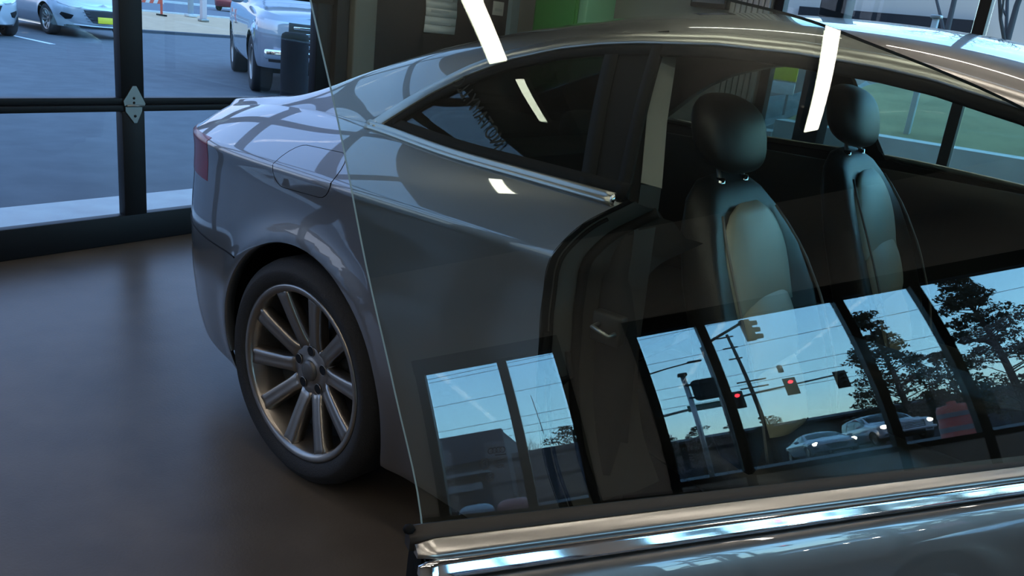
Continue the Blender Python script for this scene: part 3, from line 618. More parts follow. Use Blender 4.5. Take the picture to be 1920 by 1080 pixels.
def skpath(pts, sub=6, j1=None, step=.02):
    P = []; N = []; c = np.asarray(pts, float); d = np.concatenate([[0], np.cumsum(np.hypot(*np.diff(c, axis=0).T))]); t = np.linspace(0, d[-1], max(4, int(d[-1]/step)+1))
    fx, fz = np.interp(t, d, c[:, 0]), np.interp(t, d, c[:, 1])
    for x, z in zip(fx, fz):
        p, n = sk.at(x, z, 0, j1 or jroof); P.append(p); N.append(n)
    return P, N
mirror_y = lambda P, N: ([Vector((p.x, -p.y, p.z)) for p in P], [Vector((n.x, -n.y, n.z)) for n in N])
prof_top = [(-.019, -.002), (-.019, .004), (-.015, .007), (.010, .010), (.0165, .006), (.0165, -.002)]
prof_belt = [(-.014, -.002), (-.014, .006), (-.011, .010), (-.003, .011), (0, .008), (.003, .011), (.010, .012), (.014, .007), (.014, -.002)]
Pt, Nt = skpath(DTOP); belt = [(x, float(TC['ztop'](x))+.001) for x in np.linspace(.052, .915, 40)]; Pb, Nb = skpath(belt)
beltl = [(x, float(TC['ztop'](x))+.001) for x in np.linspace(.052, 2.1, 80)]; Pl, Nl = skpath(beltl)
MB().sweep(Pt, Nt, prof_top).build('window_trim', satin, coupe); MB().sweep(Pb, Nb, prof_belt).build('belt_trim', satin, coupe)
MB().blob(Pb[-1]+Nb[-1]*.004, (.006, .012, .012), 10, 6).build('trim_end_cap', chrome, coupe)
MB().sweep([Pt[1]+Nt[1]*0, Pt[0], Pb[0], Pb[1]], [Nt[1], Nt[0], Nb[0], Nb[1]], prof_top).build('trim_corner', satin, coupe)
P2, N2 = mirror_y(Pt, Nt); MB().sweep(P2, N2, prof_top).build('window_trim', satin, coupe); P2, N2 = mirror_y(Pl, Nl); MB().sweep(P2, N2, prof_top).build('belt_trim', satin, coupe)
# black seal band round the quarter window and along the roof over the door
inn = [(-.017, -.004), (-.017, .003), (.017, .003), (.017, -.004)]
q1 = [(x+.012, z-.020) for x, z in DTOP[1:]]; Pq, Nq = skpath(q1); MB().sweep(Pq, Nq, inn).build('window_seal', rubber, coupe)
q2 = [(x+.02, z+.020) for x, z in belt[2:]]; Pq, Nq = skpath(q2); MB().sweep(Pq, Nq, inn).build('window_seal', rubber, coupe)
P_, N_ = skpath([(L1[0][0]-.0079, 1.036), L1[1]]); MB().sweep(P_, N_, inn).build('window_seal', rubber, coupe)
P_, N_ = skpath([(L2[0][0]-.0063, 1.036), L2[1]]); MB().sweep(P_, N_, [(-.012, -.012), (-.012, .004), (.012, .004), (.014, -.012)]).build('pillar_seal', rubber, coupe)
# fuel flap gap, bumper gap, arch lips
fg = [(-.0016, -.004), (-.0016, .0012), (.0016, .0012), (.0016, -.004)]
P_, N_ = skpath(FLAP+FLAP[:1], step=.003); MB().tube(P_, .0011, 8, False).build('flap_gap', rubber, coupe)
for s_ in (-1, 1):
    ii = [i for i in range(6, sk.n) if sk.clean[i, jbump, 0] < -.30]; P_ = [Vector((q[0], q[1]*s_, q[2])) for q in sk.clean[ii, jbump]]
    MB().tube(P_, .0024, 8).build('bumper_gap', rubber, coupe)
for ax in AX:
    for s_ in (-1, 1):
        pts = [(ax+AR*math.cos(a), AZ+AR*math.sin(a)) for a in np.linspace(-.30, PI+.18, 72)]; P_, N_ = skpath(pts)
        if s_ > 0: P_, N_ = mirror_y(P_, N_)
        lip = MB(); vs = []
        for p in P_:
            ctr = Vector((ax, p.y, AZ)); rad = (p-ctr).normalized(); yin = Vector((0, -math.copysign(1, p.y), 0))
            vs += [p+rad*.001, p-rad*.003+yin*.004, p-rad*.004+yin*.03, p+rad*.03+yin*.05]
        n = len(P_); lip.add(vs, [(i*4+k, (i+1)*4+k, (i+1)*4+k+1, i*4+k+1) for i in range(n-1) for k in range(3)], True); lip.build('arch_lip', paint, coupe)
        yb = .60 if s_ > 0 else -.60; yo = .875*s_
        ln = MB(); vs = []
        for a in np.linspace(-.25, PI+.02, 40):
            for y in (yo, yb): vs.append((ax+(AR+.025)*math.cos(a), y, AZ+(AR+.025)*math.sin(a)))
        m0 = len(vs); ln.add(vs, [(2*i, 2*i+2, 2*i+3, 2*i+1) for i in range(39)]); ln.add([(ax, yb, AZ)]+vs[1::2], [(0, i+1, i+2) for i in range(39)]); ln.build('arch_liner', rubber, coupe)
for ax in AX:
    for s_ in (-1, 1): wheel(coupe, ax, s_*(.902-.1175), .33, .256, .235, s_, simple=False)
# underside and cabin floor
MB().bbox((.42, -.80, .17), (2.33, .80, .24), .02).bbox((-.9, -.55, .22), (.42, .55, .30), .02).bbox((2.33, -.55, .2), (3.5, .55, .3), .02).build('floor_pan', rubber, coupe)
MB().bbox((.9, -.89, .19), (1.95, -.70, .315), .02).build('door_sill', dark_jamb, coupe)
# door opening edge on the quarter panel: painted lip, trim strip and seal
J = JAMB[:11]; cj = np.asarray(J); d = np.concatenate([[0], np.cumsum(np.hypot(*np.diff(cj, axis=0).T))]); tt = np.linspace(0, d[-1], 50); jx = pchip(d, cj[:, 0])(tt); jz = pchip(d, cj[:, 1])(tt)
E0 = [sk.at(x, z, 0, jroof)[0] for x, z in zip(jx, jz)]
dirs = []
for i in range(50):
    t = Vector((jx[min(i+1, 49)]-jx[max(i-1, 0)], 0, jz[min(i+1, 49)]-jz[max(i-1, 0)])).normalized(); dirs.append(Vector((-t.z, 0, t.x)))
def strip(name, offs, m):
    vs = [E0[i]+dirs[i]*a+Vector((0, b, 0)) for i in range(50) for a, b in offs]; k = len(offs)
    return MB().add(vs, [(i*k+j, (i+1)*k+j, (i+1)*k+j+1, i*k+j+1) for i in range(49) for j in range(k-1)], True).build(name, m, coupe, fix=False)
strip('jamb_lip', [(-.001, -.001), (.004, .003), (.005, .02)], black)
strip('door_jamb', [(.005, .02), (.010, .024), (.022, .05), (.030, .085)], mat('jamb_paint', (.10, .10, .10), .4, .3, .6))
strip('jamb_trim', [(.030, .085), (.05, .09), (.06, .12), (.10, .14), (.12, .2)], dark_jamb)
MB().tube([E0[i]+dirs[i]*.036+Vector((0, .08, 0)) for i in range(50)], .011, 10).build('door_seal', rubber, coupe)
MB().tube([E0[i]+dirs[i]*.012+Vector((0, .022, 0)) for i in range(4, 50)], .004, 8).build('jamb_bead', rubber, coupe)
# striker, hanging seal loop and inner pillar trim
MB().bbox((.905, -.85, .735), (.975, -.82, .80), .006).tube([(.925, -.85, .775), (.925, -.875, .775), (.965, -.875, .765), (.965, -.85, .765)], .005, 8, mi=1).build('door_striker', [dark_jamb, steel], coupe)
MB().tube([(.836, -.903, .74), (.842, -.908, .69), (.862, -.908, .655), (.892, -.904, .648), (.905, -.895, .665), (.885, -.89, .71)], [.008, .011, .012, .010, .008, .006], 10).build('seal_end', rubber, coupe)
MB().loft([[(x+dx, y+dy, z) for dx, dy in ((-.065, -.02), (.05, -.05), (.075, .0), (.04, .05), (-.065, .04))] for x, y, z in ((.93, -.76, .30), (.91, -.77, .6), (.885, -.76, .85), (.855, -.72, 1.02), (.785, -.61, 1.2), (.755, -.55, 1.28))]).build('inner_pillar', dark_trim, coupe)
pts = [Vector(p) for p in ((.812, -.560, 1.325), (.836, -.600, 1.285), (.878, -.672, 1.18), (.936, -.752, 1.055))]
bn = Vector((.75, -.6, .25)).normalized()
MB().sweep(pts, [bn]*4, [(-.023, 0), (-.023, .0015), (.023, .0015), (.023, 0)], smooth=False).build('seat_belt', belt_m, coupe)
MB().sweep([Vector((p.x, -p.y, p.z)) for p in pts], [Vector((.75, .6, .25)).normalized()]*4, [(-.023, 0), (-.023, .0015), (.023, .0015), (.023, 0)], smooth=False).build('seat_belt', belt_m, coupe)
MB().sweep([pts[-1]+Vector((0, 0, .0)), Vector((.955, -.775, .85)), Vector((.97, -.78, .55))], [bn]*3, [(-.022, -.002), (-.022, .0005), (.022, .0005), (.022, -.002)], smooth=False).build('belt_guide', dark_jamb, coupe)
# cabin side trim, rear bench, parcel shelf, far door card, dashboard
for s_ in (-1, 1): MB().loft([[(x, s_*y, z0), (x, s_*(y+.05), z0), (x, s_*(y+.03), z1), (x, s_*y, z1)] for x, y, z0, z1 in ((-.35, .56, .4, 1.0), (.1, .60, .3, 1.0), (.5, .68, .25, 1.0), (.9, .74, .25, 1.0))]).build('side_trim', dark_trim, coupe)
MB().loft([[(x, y+dy, z) for dy, z in ((.0, .25), (.05, .25), (.06, .6), (.045, .85), (.05, 1.0), (.01, 1.0), (-.03, .93), (.0, .88), (-.02, .7), (-.06, .62), (-.06, .55), (-.01, .5))] for x, y in ((.9, .77), (1.3, .785), (1.8, .78), (2.1, .76))]).build('door_card', dark_trim, coupe)
MB().bbox((-.62, -.62, .93), (-.1, .62, .97), .01).build('parcel_shelf', dark_trim, coupe)
def seat_loft(secs, n=36):
    """secs: (centre x, z, lean angle, half width, depth, bolster, yc)"""
    R = []
    for x, z, a, hw, dp, bo, yc in secs:
        f = Vector((math.cos(a), 0, -math.sin(a))); ring = []
        for k in range(n):
            q = 2*PI*k/n; cc, ss = math.cos(q), math.sin(q); yy = hw*math.copysign(abs(cc)**.55, cc); ff = dp*math.copysign(abs(ss)**.6, ss)
            if ff > 0: ff += bo*(abs(yy/hw)**3-.35)
            ring.append((x+f.x*ff, yc+yy, z+f.z*ff))
        R.append(ring)
    return R
def seat(y, name='front_seat'):
    e = bpy.data.objects.new(name, None); COL.objects.link(e); e.parent = coupe; e.location = (0, y, 0) if y < 0 else (.03, y+.01, .038)
    L = math.radians(24)
    ax = lambda h: (1.16-.47*h*math.sin(L)*1.25, .46+.585*h)
    secs = []
    for h, hw, dp, bo in ((0, .23, .07, .05), (.1, .25, .085, .07), (.35, .262, .08, .09), (.6, .262, .072, .085), (.78, .235, .066, .06), (.9, .19, .056, .03), (.97, .14, .04, .01), (1.0, .08, .02, 0)):
        x, z = ax(h); secs.append((x, z, L, hw, dp, bo, 0))
    MB().loft(seat_loft(secs)).build('seat_back', leather, e)
    # stacked centre pads
    def pad(h0, h1, hw, lift, nm):
        w = MB(); n = 14; m_ = 12; vs = []
        for i in range(m_+1):
            t = i/m_; h = h0+(h1-h0)*t; x, z = ax(h); prof = (1-abs(2*t-1)**3.2)
            for k in range(n+1):
                u = -1+2*k/n; edge = 1-abs(u)**3.5
                wv = hw*(.93+.07*min(1, t*2.5) if t < .45 else math.sqrt(max(.0, 1-((t-.45)/.55)**2*.93)))
                o = .064+lift*prof*edge-.004
                vs.append((x+math.cos(L)*o, u*wv, z+math.sin(L)*0-math.sin(L)*o*.0-o*math.sin(L)+.028*(1 if t > .5 else 0)*0))
        w.add(vs, [(i*(n+1)+k, i*(n+1)+k+1, (i+1)*(n+1)+k+1, (i+1)*(n+1)+k) for i in range(m_) for k in range(n)], True)
        o = w.build(nm, leather_pad, e, fix=False); md = o.modifiers.new('t', 'SOLIDIFY'); md.thickness = .03; md.offset = -1 if True else 0
    pad(.56, .965, .165, .034, 'upper_pad'); pad(.34, .70, .142, .044, 'middle_pad'); pad(.08, .46, .118, .052, 'lower_pad')
    for s_ in (-1, 1):
        P_ = []
        for h in np.linspace(.15, .93, 14):
            x, z = ax(h); hw = float(np.interp(h, [0, .1, .35, .6, .78, .9, .97], [.23, .25, .262, .262, .235, .19, .14])); o = float(np.interp(h, [0, .35, .6, .78, .93], [.11, .135, .125, .10, .06])); P_.append((x+math.cos(L)*o, s_*hw*.86, z-math.sin(L)*o))
        MB().tube(P_, .0035, 6).build('piping', mat('grey_piping', (.16, .17, .17), .5), e)
    MB().loft([[(x+dx*dp, hw*math.copysign(abs(math.cos(q))**.6, math.cos(q)), z+zz*math.copysign(abs(math.sin(q))**.7, math.sin(q))) for q in [2*PI*k/24 for k in range(24)]] for dx, dp, x, z, hw, zz in ((-1, .075, .85, .462, .10, .05), (-.8, .075, .85, .46, .21, .07), (0, .3, 1.15, .42, .255, .085), (1, .33, 1.2, .42, .255, .085), (1, .40, 1.22, .43, .23, .07), (1, .43, 1.22, .43, .12, .04))]).build('seat_cushion', leather, e)
    hr = bpy.data.objects.new('headrest', None); COL.objects.link(hr); hr.parent = e
    a = math.radians(14); f3 = lambda x, y_, z: (.905+(x)*math.cos(a)-z*math.sin(a), y_, 1.146+z*math.cos(a)+x*math.sin(a)*-1)
    MB().blob((0, 0, 0), (.062, .138, .086), 28, 16, .72, f3).build('headrest_cushion', leather, hr)
    for s_ in (-1, 1): MB().tube([f3(-.005, s_*.062, -.06), f3(.005, s_*.062, -.17)], .0055, 8).build('headrest_post', steel, hr); MB().lathe([(0, .012), (.010, .012), (.012, 0)], 10, 'z', f3(.0, s_*.062, -.112)).build('post_collar', chrome, hr)
    return e
s1 = seat(-.37); s2 = seat(.37)
MB().loft([[(x, y, z0) for y in (-.62, .62)]+[(x+.1, y, z1) for y in (.60, -.60)] for x, z0, z1 in ((-.05, .45, .98), (.1, .45, .95))]).bbox((.05, -.6, .35), (.55, .6, .52), .05).build('rear_bench', leather, coupe)
for y in (-.33, .33): MB().blob((.0, y, 1.0), (.05, .12, .06), 16, 10, .7).build('rear_headrest', leather, coupe)
MB().bbox((.85, -.11, .3), (1.75, .11, .62), .03).build('centre_console', dark_trim, coupe)
MB().loft([[(x, -.76, z0), (x, .76, z0), (x, .76, z1), (x, -.76, z1)] for x, z0, z1 in ((1.78, .62, .80), (1.83, .5, .90), (2.0, .5, .93), (2.35, .5, .93))]).build('dashboard', dark_trim, coupe)
sw = MB(); cs = Vector((1.62, .37, .83)); ay = Vector((0, 1, 0)); az_ = Vector((-.4, 0, .92)).normalized()
sw.tube([cs+ay*.185*math.cos(2*PI*k/36)+az_*.185*math.sin(2*PI*k/36) for k in range(37)], .015, 10, False)
for a in (0, PI, 1.5*PI): sw.tube([cs, cs+ay*.18*math.cos(a)+az_*.18*math.sin(a)], .014, 8)
sw.blob(cs, (.03, .06, .05)); sw.build('steering_wheel', leather, coupe)
# antenna fin
# ------------------------------------------------------------------ the open door, swung 65 degrees
TH, T0, KK = 1.1318258, .319256, .556174
DA = Vector((1.447, -1.880, 1.02)); dd = Vector((math.cos(TH), math.sin(TH), 0)); dn = Vector((math.sin(TH), -math.cos(TH), 0)); up = Vector((0, 0, 1))
def D(s, n, z): return DA+dd*s+dn*n+up*(.0118-.0540*s+z)             # along the belt line, outwards, above the belt line
def G(s, t, o=0.):                                                   # the curved glass
    a = T0+KK*t; return DA+dd*s+dn*((math.cos(a)-math.cos(T0))/KK+o*math.cos(a))+up*((math.sin(a)-math.sin(T0))/KK+o*math.sin(a))
door = bpy.data.objects.new('door', None); COL.objects.link(door); door.parent = coupe; door['label'] = 'open passenger door with frameless window'
trail = pchip([-.2, .009, .093, .176, .258, .343, .42], [.014, .0065, -.008, -.023, -.034, -.047, -.057])
ttop = pchip([-.06, -.045, -.02, .1, .2, .297, .371, .456, .549, .65, .8, .95, 1.08], [.355, .384, .396, .398, .394, .387, .380, .363, .343, .316, .255, .165, .02])
S_END = 1.06
def glass_slab():
    n, m_ = 90, 26; V = []; F = []; mi = []
    cols = []
    for i in range(n+1):
        a = i/n; sn = -.057+(S_END+.057)*a**1.15; tt_ = float(ttop(sn)); tb = -.05-.075*max(sn, 0); col_ = []
        for j in range(m_+1):
            t = tb+(tt_-tb)*j/m_; col_.append((sn+(float(trail(t))+.057)*(1-a)**3, t))
        cols.append(col_)
    for o in (.0017, -.0017): V += [G(s, t, o) for c_ in cols for s, t in c_]
    h = (n+1)*(m_+1); id_ = lambda i, j, k: k*h+i*(m_+1)+j
    for i in range(n):
        for j in range(m_): F += [(id_(i, j, 0), id_(i+1, j, 0), id_(i+1, j+1, 0), id_(i, j+1, 0)), (id_(i, j, 1), id_(i, j+1, 1), id_(i+1, j+1, 1), id_(i+1, j, 1))]; mi += [0, 0]
    def edge(L_, m):
        o = len(V); V.extend(p for s, t in L_ for p in (G(s, t, .0019), G(s, t, -.0019)))
        for q in range(len(L_)-1): F.append((o+2*q, o+2*q+2, o+2*q+3, o+2*q+1)); mi.append(m)
    edge([c_[m_] for c_ in cols], 2); edge(cols[0], 1)
    me = bpy.data.meshes.new('door_glass'); me.from_pydata([tuple(v) for v in V], [], F); me.polygons.foreach_set('material_index', mi)
    me.polygons.foreach_set('use_smooth', [k == 0 for k in mi])
    for x in (car_glass, edge_glass, mat('glass_top_edge', (.03, .05, .055), .3)): me.materials.append(x)
    o = bpy.data.objects.new('door_glass', me); COL.objects.link(o); o.parent = door; return o
dglass = glass_slab()
def dsweep(prof, s0, s1, n, name, m, smooth=True, caps=True, ease=0.):
    R = []
    for i in range(n+1):
        s = s0+(s1-s0)*i/n; k = 1-ease*max(0, 1-(s-s0)/.006)**2; cN = sum(p[0] for p in prof)/len(prof); cZ = sum(p[1] for p in prof)/len(prof)
        R.append([tuple(D(s, cN+(a-cN)*k, cZ+(b-cZ)*k)) for a, b in prof])
    return MB().loft(R, caps, smooth=smooth).build(name, m, door)
seal_m = mat('brown_black_seal', (.020, .017, .0155), .55, spec=.35)
dsweep([(.0026, .0005), (.0045, .0012), (.0105, -.0022), (.0122, -.0045), (.012, -.012), (.003, -.012)], -.006, 1.05, 60, 'window_seal', seal_m)
MB().blob(D(-.005, .006, .000), (.004, .004, .003), 8, 6).build('seal_tip', rubber, door)
upper = [(.0120, -.0050), (.0128, -.0038), (.0140, -.0038), (.0205, -.0078), (.0222, -.0092), (.0230, -.0112), (.0215, -.0135), (.012, -.0135)]
lower = [(.0195, -.0128), (.0215, -.0127), (.0228, -.0131), (.0238, -.0140), (.0248, -.0160), (.0258, -.0180), (.0268, -.0200), (.0276, -.0217), (.0279, -.0230), (.0272, -.0239), (.0255, -.0244), (.0215, -.0244), (.019, -.0235)]
o = dsweep(upper, -.0035, 1.05, 80, 'belt_trim', satin, ease=.35); o['label'] = 'satin upper trim strip'
o = dsweep(lower, -.0030, 1.05, 80, 'belt_trim', chrome, ease=.45); o['label'] = 'bright lower chrome strip'
dsweep([(.010, -.022), (.0222, -.0248), (.0222, -.029), (.010, -.030)], -.002, 1.05, 40, 'trim_gap', rubber)
pr = [(.0215, -.0272), (.0255, -.0276), (.0300, -.0310), (.0340, -.0380), (.0390, -.0510), (.0450, -.075), (.0515, -.11), (.0570, -.16), (.060, -.23), (.057, -.33), (.045, -.45), (.025, -.56), (-.01, -.68), (-.03, -.73), (-.055, -.72)]
pr_z = pchip(np.linspace(0, 1, len(pr)), [p[1] for p in pr]); pr_n = pchip(np.linspace(0, 1, len(pr)), [p[0] for p in pr]); pr = [(float(pr_n(q)), float(pr_z(q))) for q in np.linspace(0, 1, 70)]
R = []
jb = pchip([-.75, -.56, -.42, -.30, -.17, -.07, 0], [.10, .05, .02, .004, -.001, -.002, -.002])
VS = []; n = 60
for i in range(n+1):
    for a, b in pr:
        s0 = float(jb(b)); s = s0+(1.05-s0)*i/n; VS.append(D(s, a, b))
k = len(pr); MB().add(VS, [(i*k+j, (i+1)*k+j, (i+1)*k+j+1, i*k+j+1) for i in range(n) for j in range(k-1)], True).build('door_skin', paint, door)
VS = []; inn_ = [(-.004, -.005), (-.007, -.006), (-.010, -.03), (-.014, -.12), (-.06, -.26), (-.13, -.3), (-.13, -.36), (-.10, -.4), (-.11, -.6), (-.07, -.70), (-.05, -.715)]
for i in range(31):
    for a, b in inn_:
        s0 = float(jb(b))+.006; VS.append(D(s0+(1.04-s0)*i/30, a, b))
k = len(inn_); MB().add(VS, [(i*k+j, (i+1)*k+j, (i+1)*k+j+1, i*k+j+1) for i in range(30) for j in range(k-1)], True).build('door_card', dark_trim, door)
# trailing end face of the door
VS = []; zs = np.linspace(-.006, -.71, 30); pm = [p for p in pr[:-6:4]]; no = pchip([p[1] for p in pm[::-1]], [p[0] for p in pm[::-1]]); ni = pchip([p[1] for p in inn_[::-1]], [p[0] for p in inn_[::-1]])
for b in zs: VS += [D(float(jb(b))+.002, min(float(no(b)), .012) if b > -.03 else float(no(b)), b), D(float(jb(b))+.004, float(ni(b)), b)]
MB().add(VS, [(2*i, 2*i+2, 2*i+3, 2*i+1) for i in range(29)], True).build('door_end', rubber, door)
MB().bbox((-.004, -.05, -.32), (.01, .03, -.24), .003, lambda s, n_, z: tuple(D(s, n_, z))).build('door_latch', steel, door)
# mirror near the hinge end
MB().blob((.99, .13, .055), (.055, .11, .075), 20, 12, .8, lambda s, n_, z: tuple(D(s, n_, z))).build('wing_mirror', paint, door)
MB().bbox((.96, .0, -.02), (1.02, .07, .03), .01, lambda s, n_, z: tuple(D(s, n_, z))).build('mirror_foot', rubber, door)
MB().bbox((.15, .055, -.17), (.37, .085, -.135), .012, lambda s, n_, z: tuple(D(s, n_, z))).build('door_handle', paint, door)
# etched maker's marks low on the glass
def gmat(s, t): 
    p = G(s, t, .0026); return p, (G(s+.01, t)-G(s, t)), (G(s, t+.01)-G(s, t))
em = MB()
def ring(s, t, r, w, n=28, e=1.0):
    p0 = []; 
    for k in range(n): a = 2*PI*k/n; p0.append((math.cos(a), math.sin(a)*e))
    vs = [G(s+x*r, t+y*r, .0025) for x, y in p0]+[G(s+x*(r-w), t+y*(r-w), .0025) for x, y in p0]
    em.add(vs, [(k, (k+1) % n, n+(k+1) % n, n+k) for k in range(n)])
for k in range(4): ring(.0545+k*.0028, .0495, .0021, .0005)
ring(.0505, .0415, .0037, .0004); ring(.0535, .0325, .0032, .0004)
for k in range(3): em.add([G(.0575+a, .046-k*.0035+b, .0025) for a, b in ((0, 0), (.008-.001*k, 0), (.008-.001*k, .0006), (0, .0006))], [(0, 1, 2, 3)])
em.build('etched_mark', etch, door, fix=False)
for sx, st, tx, sz in ((.0505, .0415, 'E1', .0042), (.0535, .0325, 'CCC', .0026), (.0615, .0380, '43R-00', .0018)):
    p, ex, ey = gmat(sx, st); text('etched_text', tx, sz, etch, door, frame3(p, ex, ey), .00005)
# mirrored reflection of lettering, laid on the quarter window as faint painted letters
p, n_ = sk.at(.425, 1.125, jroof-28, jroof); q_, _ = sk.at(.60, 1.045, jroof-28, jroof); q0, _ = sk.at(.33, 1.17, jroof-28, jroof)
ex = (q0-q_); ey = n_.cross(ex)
text('reflected_lettering', 'NOTAMY.LLC', .05, mat('reflected_lettering_tone', (.024, .025, .024), .8, spec=.05), coupe, frame3(p+n_*.002, ex, -ey) @ Matrix.Scale(-1, 4, (0, 0, 1)), .0002)
# ------------------------------------------------------------------ other vehicles
def vehicle(name, label, cat, loc, rz, col, kind='sedan', lit=False, group=None, plate=None, emblem=False, dirt=False):
    t = thing(name, label, cat, loc, rz, group); pm = mat(name+'_paint_%02d' % (sum(map(ord, label)) % 97), col, .28, .55, 1.)
    if kind == 'sedan':
        K = dict(W=XS([(-1, .86), (0, .895), (1.4, .90), (2.7, .89), (3.58, .84)]), xr=-.98, lr=.75, er=2.5, xf=3.58, lf=.85, ef=2.5, axles=(0, 2.7), az=.32, ar=.355,
                 zlo=XS([(-1, .28), (0, .2), (3.58, .22)]), ins=XS([(.15, .12), (.3, .05), (.45, .01), (.6, 0), (.75, .01), (.85, .012)]), zcr=XS([(-1, .86), (1.5, .80), (2.8, .76), (3.58, .62)]),
                 ztop=XS([(-1, .95), (0, .95), (1.5, .92), (2.2, .92), (2.9, .87), (3.4, .76), (3.58, .68)]), itop=XS([(-1, .05), (-.6, .13), (0, .13), (1.5, .10), (2.3, .12), (3, .15), (3.58, .05)]),
                 yr=XS([(-1, .55), (-.4, .6), (.3, .58), (1.2, .56), (2, .66), (2.4, .7), (3.58, .55)]), zr=XS([(-1, .96), (-.5, .99), (0, 1.18), (.5, 1.34), (1.1, 1.40), (1.5, 1.35), (2.0, 1.13), (2.35, .955), (2.9, .9), (3.58, .70)]),
                 zmid=XS([(-1, .98), (-.55, 1.02), (0, 1.24), (.5, 1.40), (1.1, 1.45), (1.5, 1.40), (2.0, 1.18), (2.4, .985), (2.9, .93), (3.4, .80), (3.58, .71)]))
        R, rr, wd, sill, cut_ = .317, .215, .205, (1.0, 1.56, 2.36), (-.5, .1)
    else:
        K = dict(W=XS([(-1, .93), (0, .97), (1.5, .98), (2.9, .97), (3.85, .93)]), xr=-1.05, lr=.5, er=3.2, xf=3.85, lf=.55, ef=3.2, axles=(0, 2.95), az=.40, ar=.45,
                 zlo=XS([(-1, .42), (0, .36), (3.85, .40)]), ins=XS([(.3, .10), (.45, .03), (.6, .01), (.9, 0), (1.1, .02)]), zcr=XS([(-1, 1.08), (1.5, 1.07), (3, 1.06), (3.85, 1.0)]),
                 ztop=XS([(-1, 1.20), (1.5, 1.19), (2.4, 1.18), (3.3, 1.16), (3.7, 1.12), (3.85, 1.08)]), itop=XS([(-1, .04), (0, .05), (2.3, .07), (3.2, .12), (3.85, .06)]),
                 yr=XS([(-1, .72), (0, .74), (1.3, .74), (2.1, .80), (2.4, .82), (3.85, .7)]), zr=XS([(-1.05, 1.40), (-.9, 1.75), (0, 1.83), (1.2, 1.83), (1.6, 1.76), (2.1, 1.45), (2.4, 1.22), (3, 1.19), (3.85, 1.09)]),
                 zmid=XS([(-1.05, 1.42), (-.9, 1.80), (0, 1.88), (1.2, 1.88), (1.6, 1.82), (2.1, 1.52), (2.45, 1.26), (3, 1.23), (3.7, 1.17), (3.85, 1.10)]))
        R, rr, wd, sill, cut_ = .40, .25, .26, (1.0, 1.56, 2.42), (-1.2, -.8)
    S = Skin(K, *((.016, 40, 10, 16, 12) if emblem else (.04, 16, 6, 12, 10)))
    zt = K['ztop']; zr = K['zr']; Lf = np.linspace(-.85, 2.35, 40)
    S.snap([circ(a, K['az'], K['ar'], 40) for a in K['axles']], int(np.argmax(S.seg == 3)))
    c = S.centre(); x, y, z = c[..., 0], c[..., 1], c[..., 2]; sg = np.broadcast_to(S.seg[1:][None, :], x.shape)
    arch = np.zeros(x.shape, bool)
    for a in K['axles']: arch |= (np.hypot(x-a, z-K['az']) < K['ar']) & (sg <= 1) & (y > .5)
    top_, base = zr(x)-.055, zt(x)+.015
    win = (sg == 2) & (z > base) & (z < top_) & (x > (-.45 if kind == 'sedan' else -.85)) & (x < 2.15)
    post = win & ((np.abs(x-1.02) < .05) | (np.abs(x-.05) < .05)); win &= ~post
    scr = (sg == 3) & (x > sill[1]) & (x < sill[2]-.06-.2*(y/.8)**2) & (y < K['yr'](x)-.05); bk = (sg == 3) & (x > cut_[0]+.02) & (x < cut_[1]) & (y < K['yr'](x)-.06)
    xf = K['xf']
    if kind == 'sedan':
        hl = (sg <= 1) & (x > 2.95) & (z > .60) & (z < .74) & (y > .46-.0*x); gr = (sg == 0) & (x > 3.2) & (z > .30) & (z < .62) & (y < .30+.30*np.clip((z-.30)/.3, 0, 1)) & (y < .52)
        fog = (sg == 0) & (x > 2.9) & (z > .33) & (z < .50) & (y > .60) & (y < .76); lowg = (sg == 0) & (x > 3.0) & (z < .26) & (y < .7)
    else:
        hl = (sg <= 1) & (x > 3.2) & (z > .86) & (z < 1.03) & (y > .56); gr = (sg <= 1) & (x > 3.4) & (z > .66) & (z < 1.02) & (y < .54); fog = (sg == 0) & (x > 3.3) & (z > .50) & (z < .60) & (y > .55) & (y < .8); lowg = (sg == 0) & (x > 3.2) & (z < .52) & (y < .5)
    if kind == 'sedan': hl = gr = fog = np.zeros(x.shape, bool)
    cutm = arch | win | post | scr | bk | hl | gr | fog | lowg
    both = lambda m: [(m, -1), (m, 1)]
    S.panel(both(~cutm), 'body', [pm, dark_trim], t, thick=.012)
    S.panel(both(post), 'window_post', black, t)
    S.panel([(win, -1)], 'side_window', dark_glass, t, thick=.006); S.panel([(win, 1)], 'side_window', dark_glass, t, thick=.006)
    S.panel(both(scr), 'windscreen', dark_glass, t, thick=.006); S.panel(both(bk), 'rear_window', dark_glass, t, thick=.006)
    lm_ = mat('lit_headlight', (1, .95, .85), .2, emit=(1, .9, .75), es=60.) if lit else mat('headlight_lens', (.5, .52, .55), .08, .3, coat=1)
    for s_ in (-1, 1):
        if kind == 'sedan':
            nose_patch(S, [(.40, .655), (.58, .70), (.76, .74), (.82, .735), (.80, .68), (.66, .632), (.48, .612)], .004, s_).build('headlight', mat('headlight_lens', (.5, .52, .55), .08, .3, coat=1), t)
            nose_patch(S, [(.58, .47), (.76, .515), (.785, .46), (.70, .365), (.62, .385)], .003, s_).build('fog_lamp', black, t)
        S.panel([(hl, s_)], 'headlight', mat('headlight_lens', (.5, .52, .55), .08, .3, coat=1), t, push=.002)
        if lit:
            j = int(np.argmax(S.seg == 0)); MB().blob((K['xf']-.10-(.22 if kind == 'sedan' else .05), s_*(.64 if kind == 'sedan' else .74), .67 if kind == 'sedan' else .95), (.10, .15, .10), 12, 8).build('lamp_bulb', lm_, t)
        S.panel([(fog, s_)], 'fog_lamp', black, t)
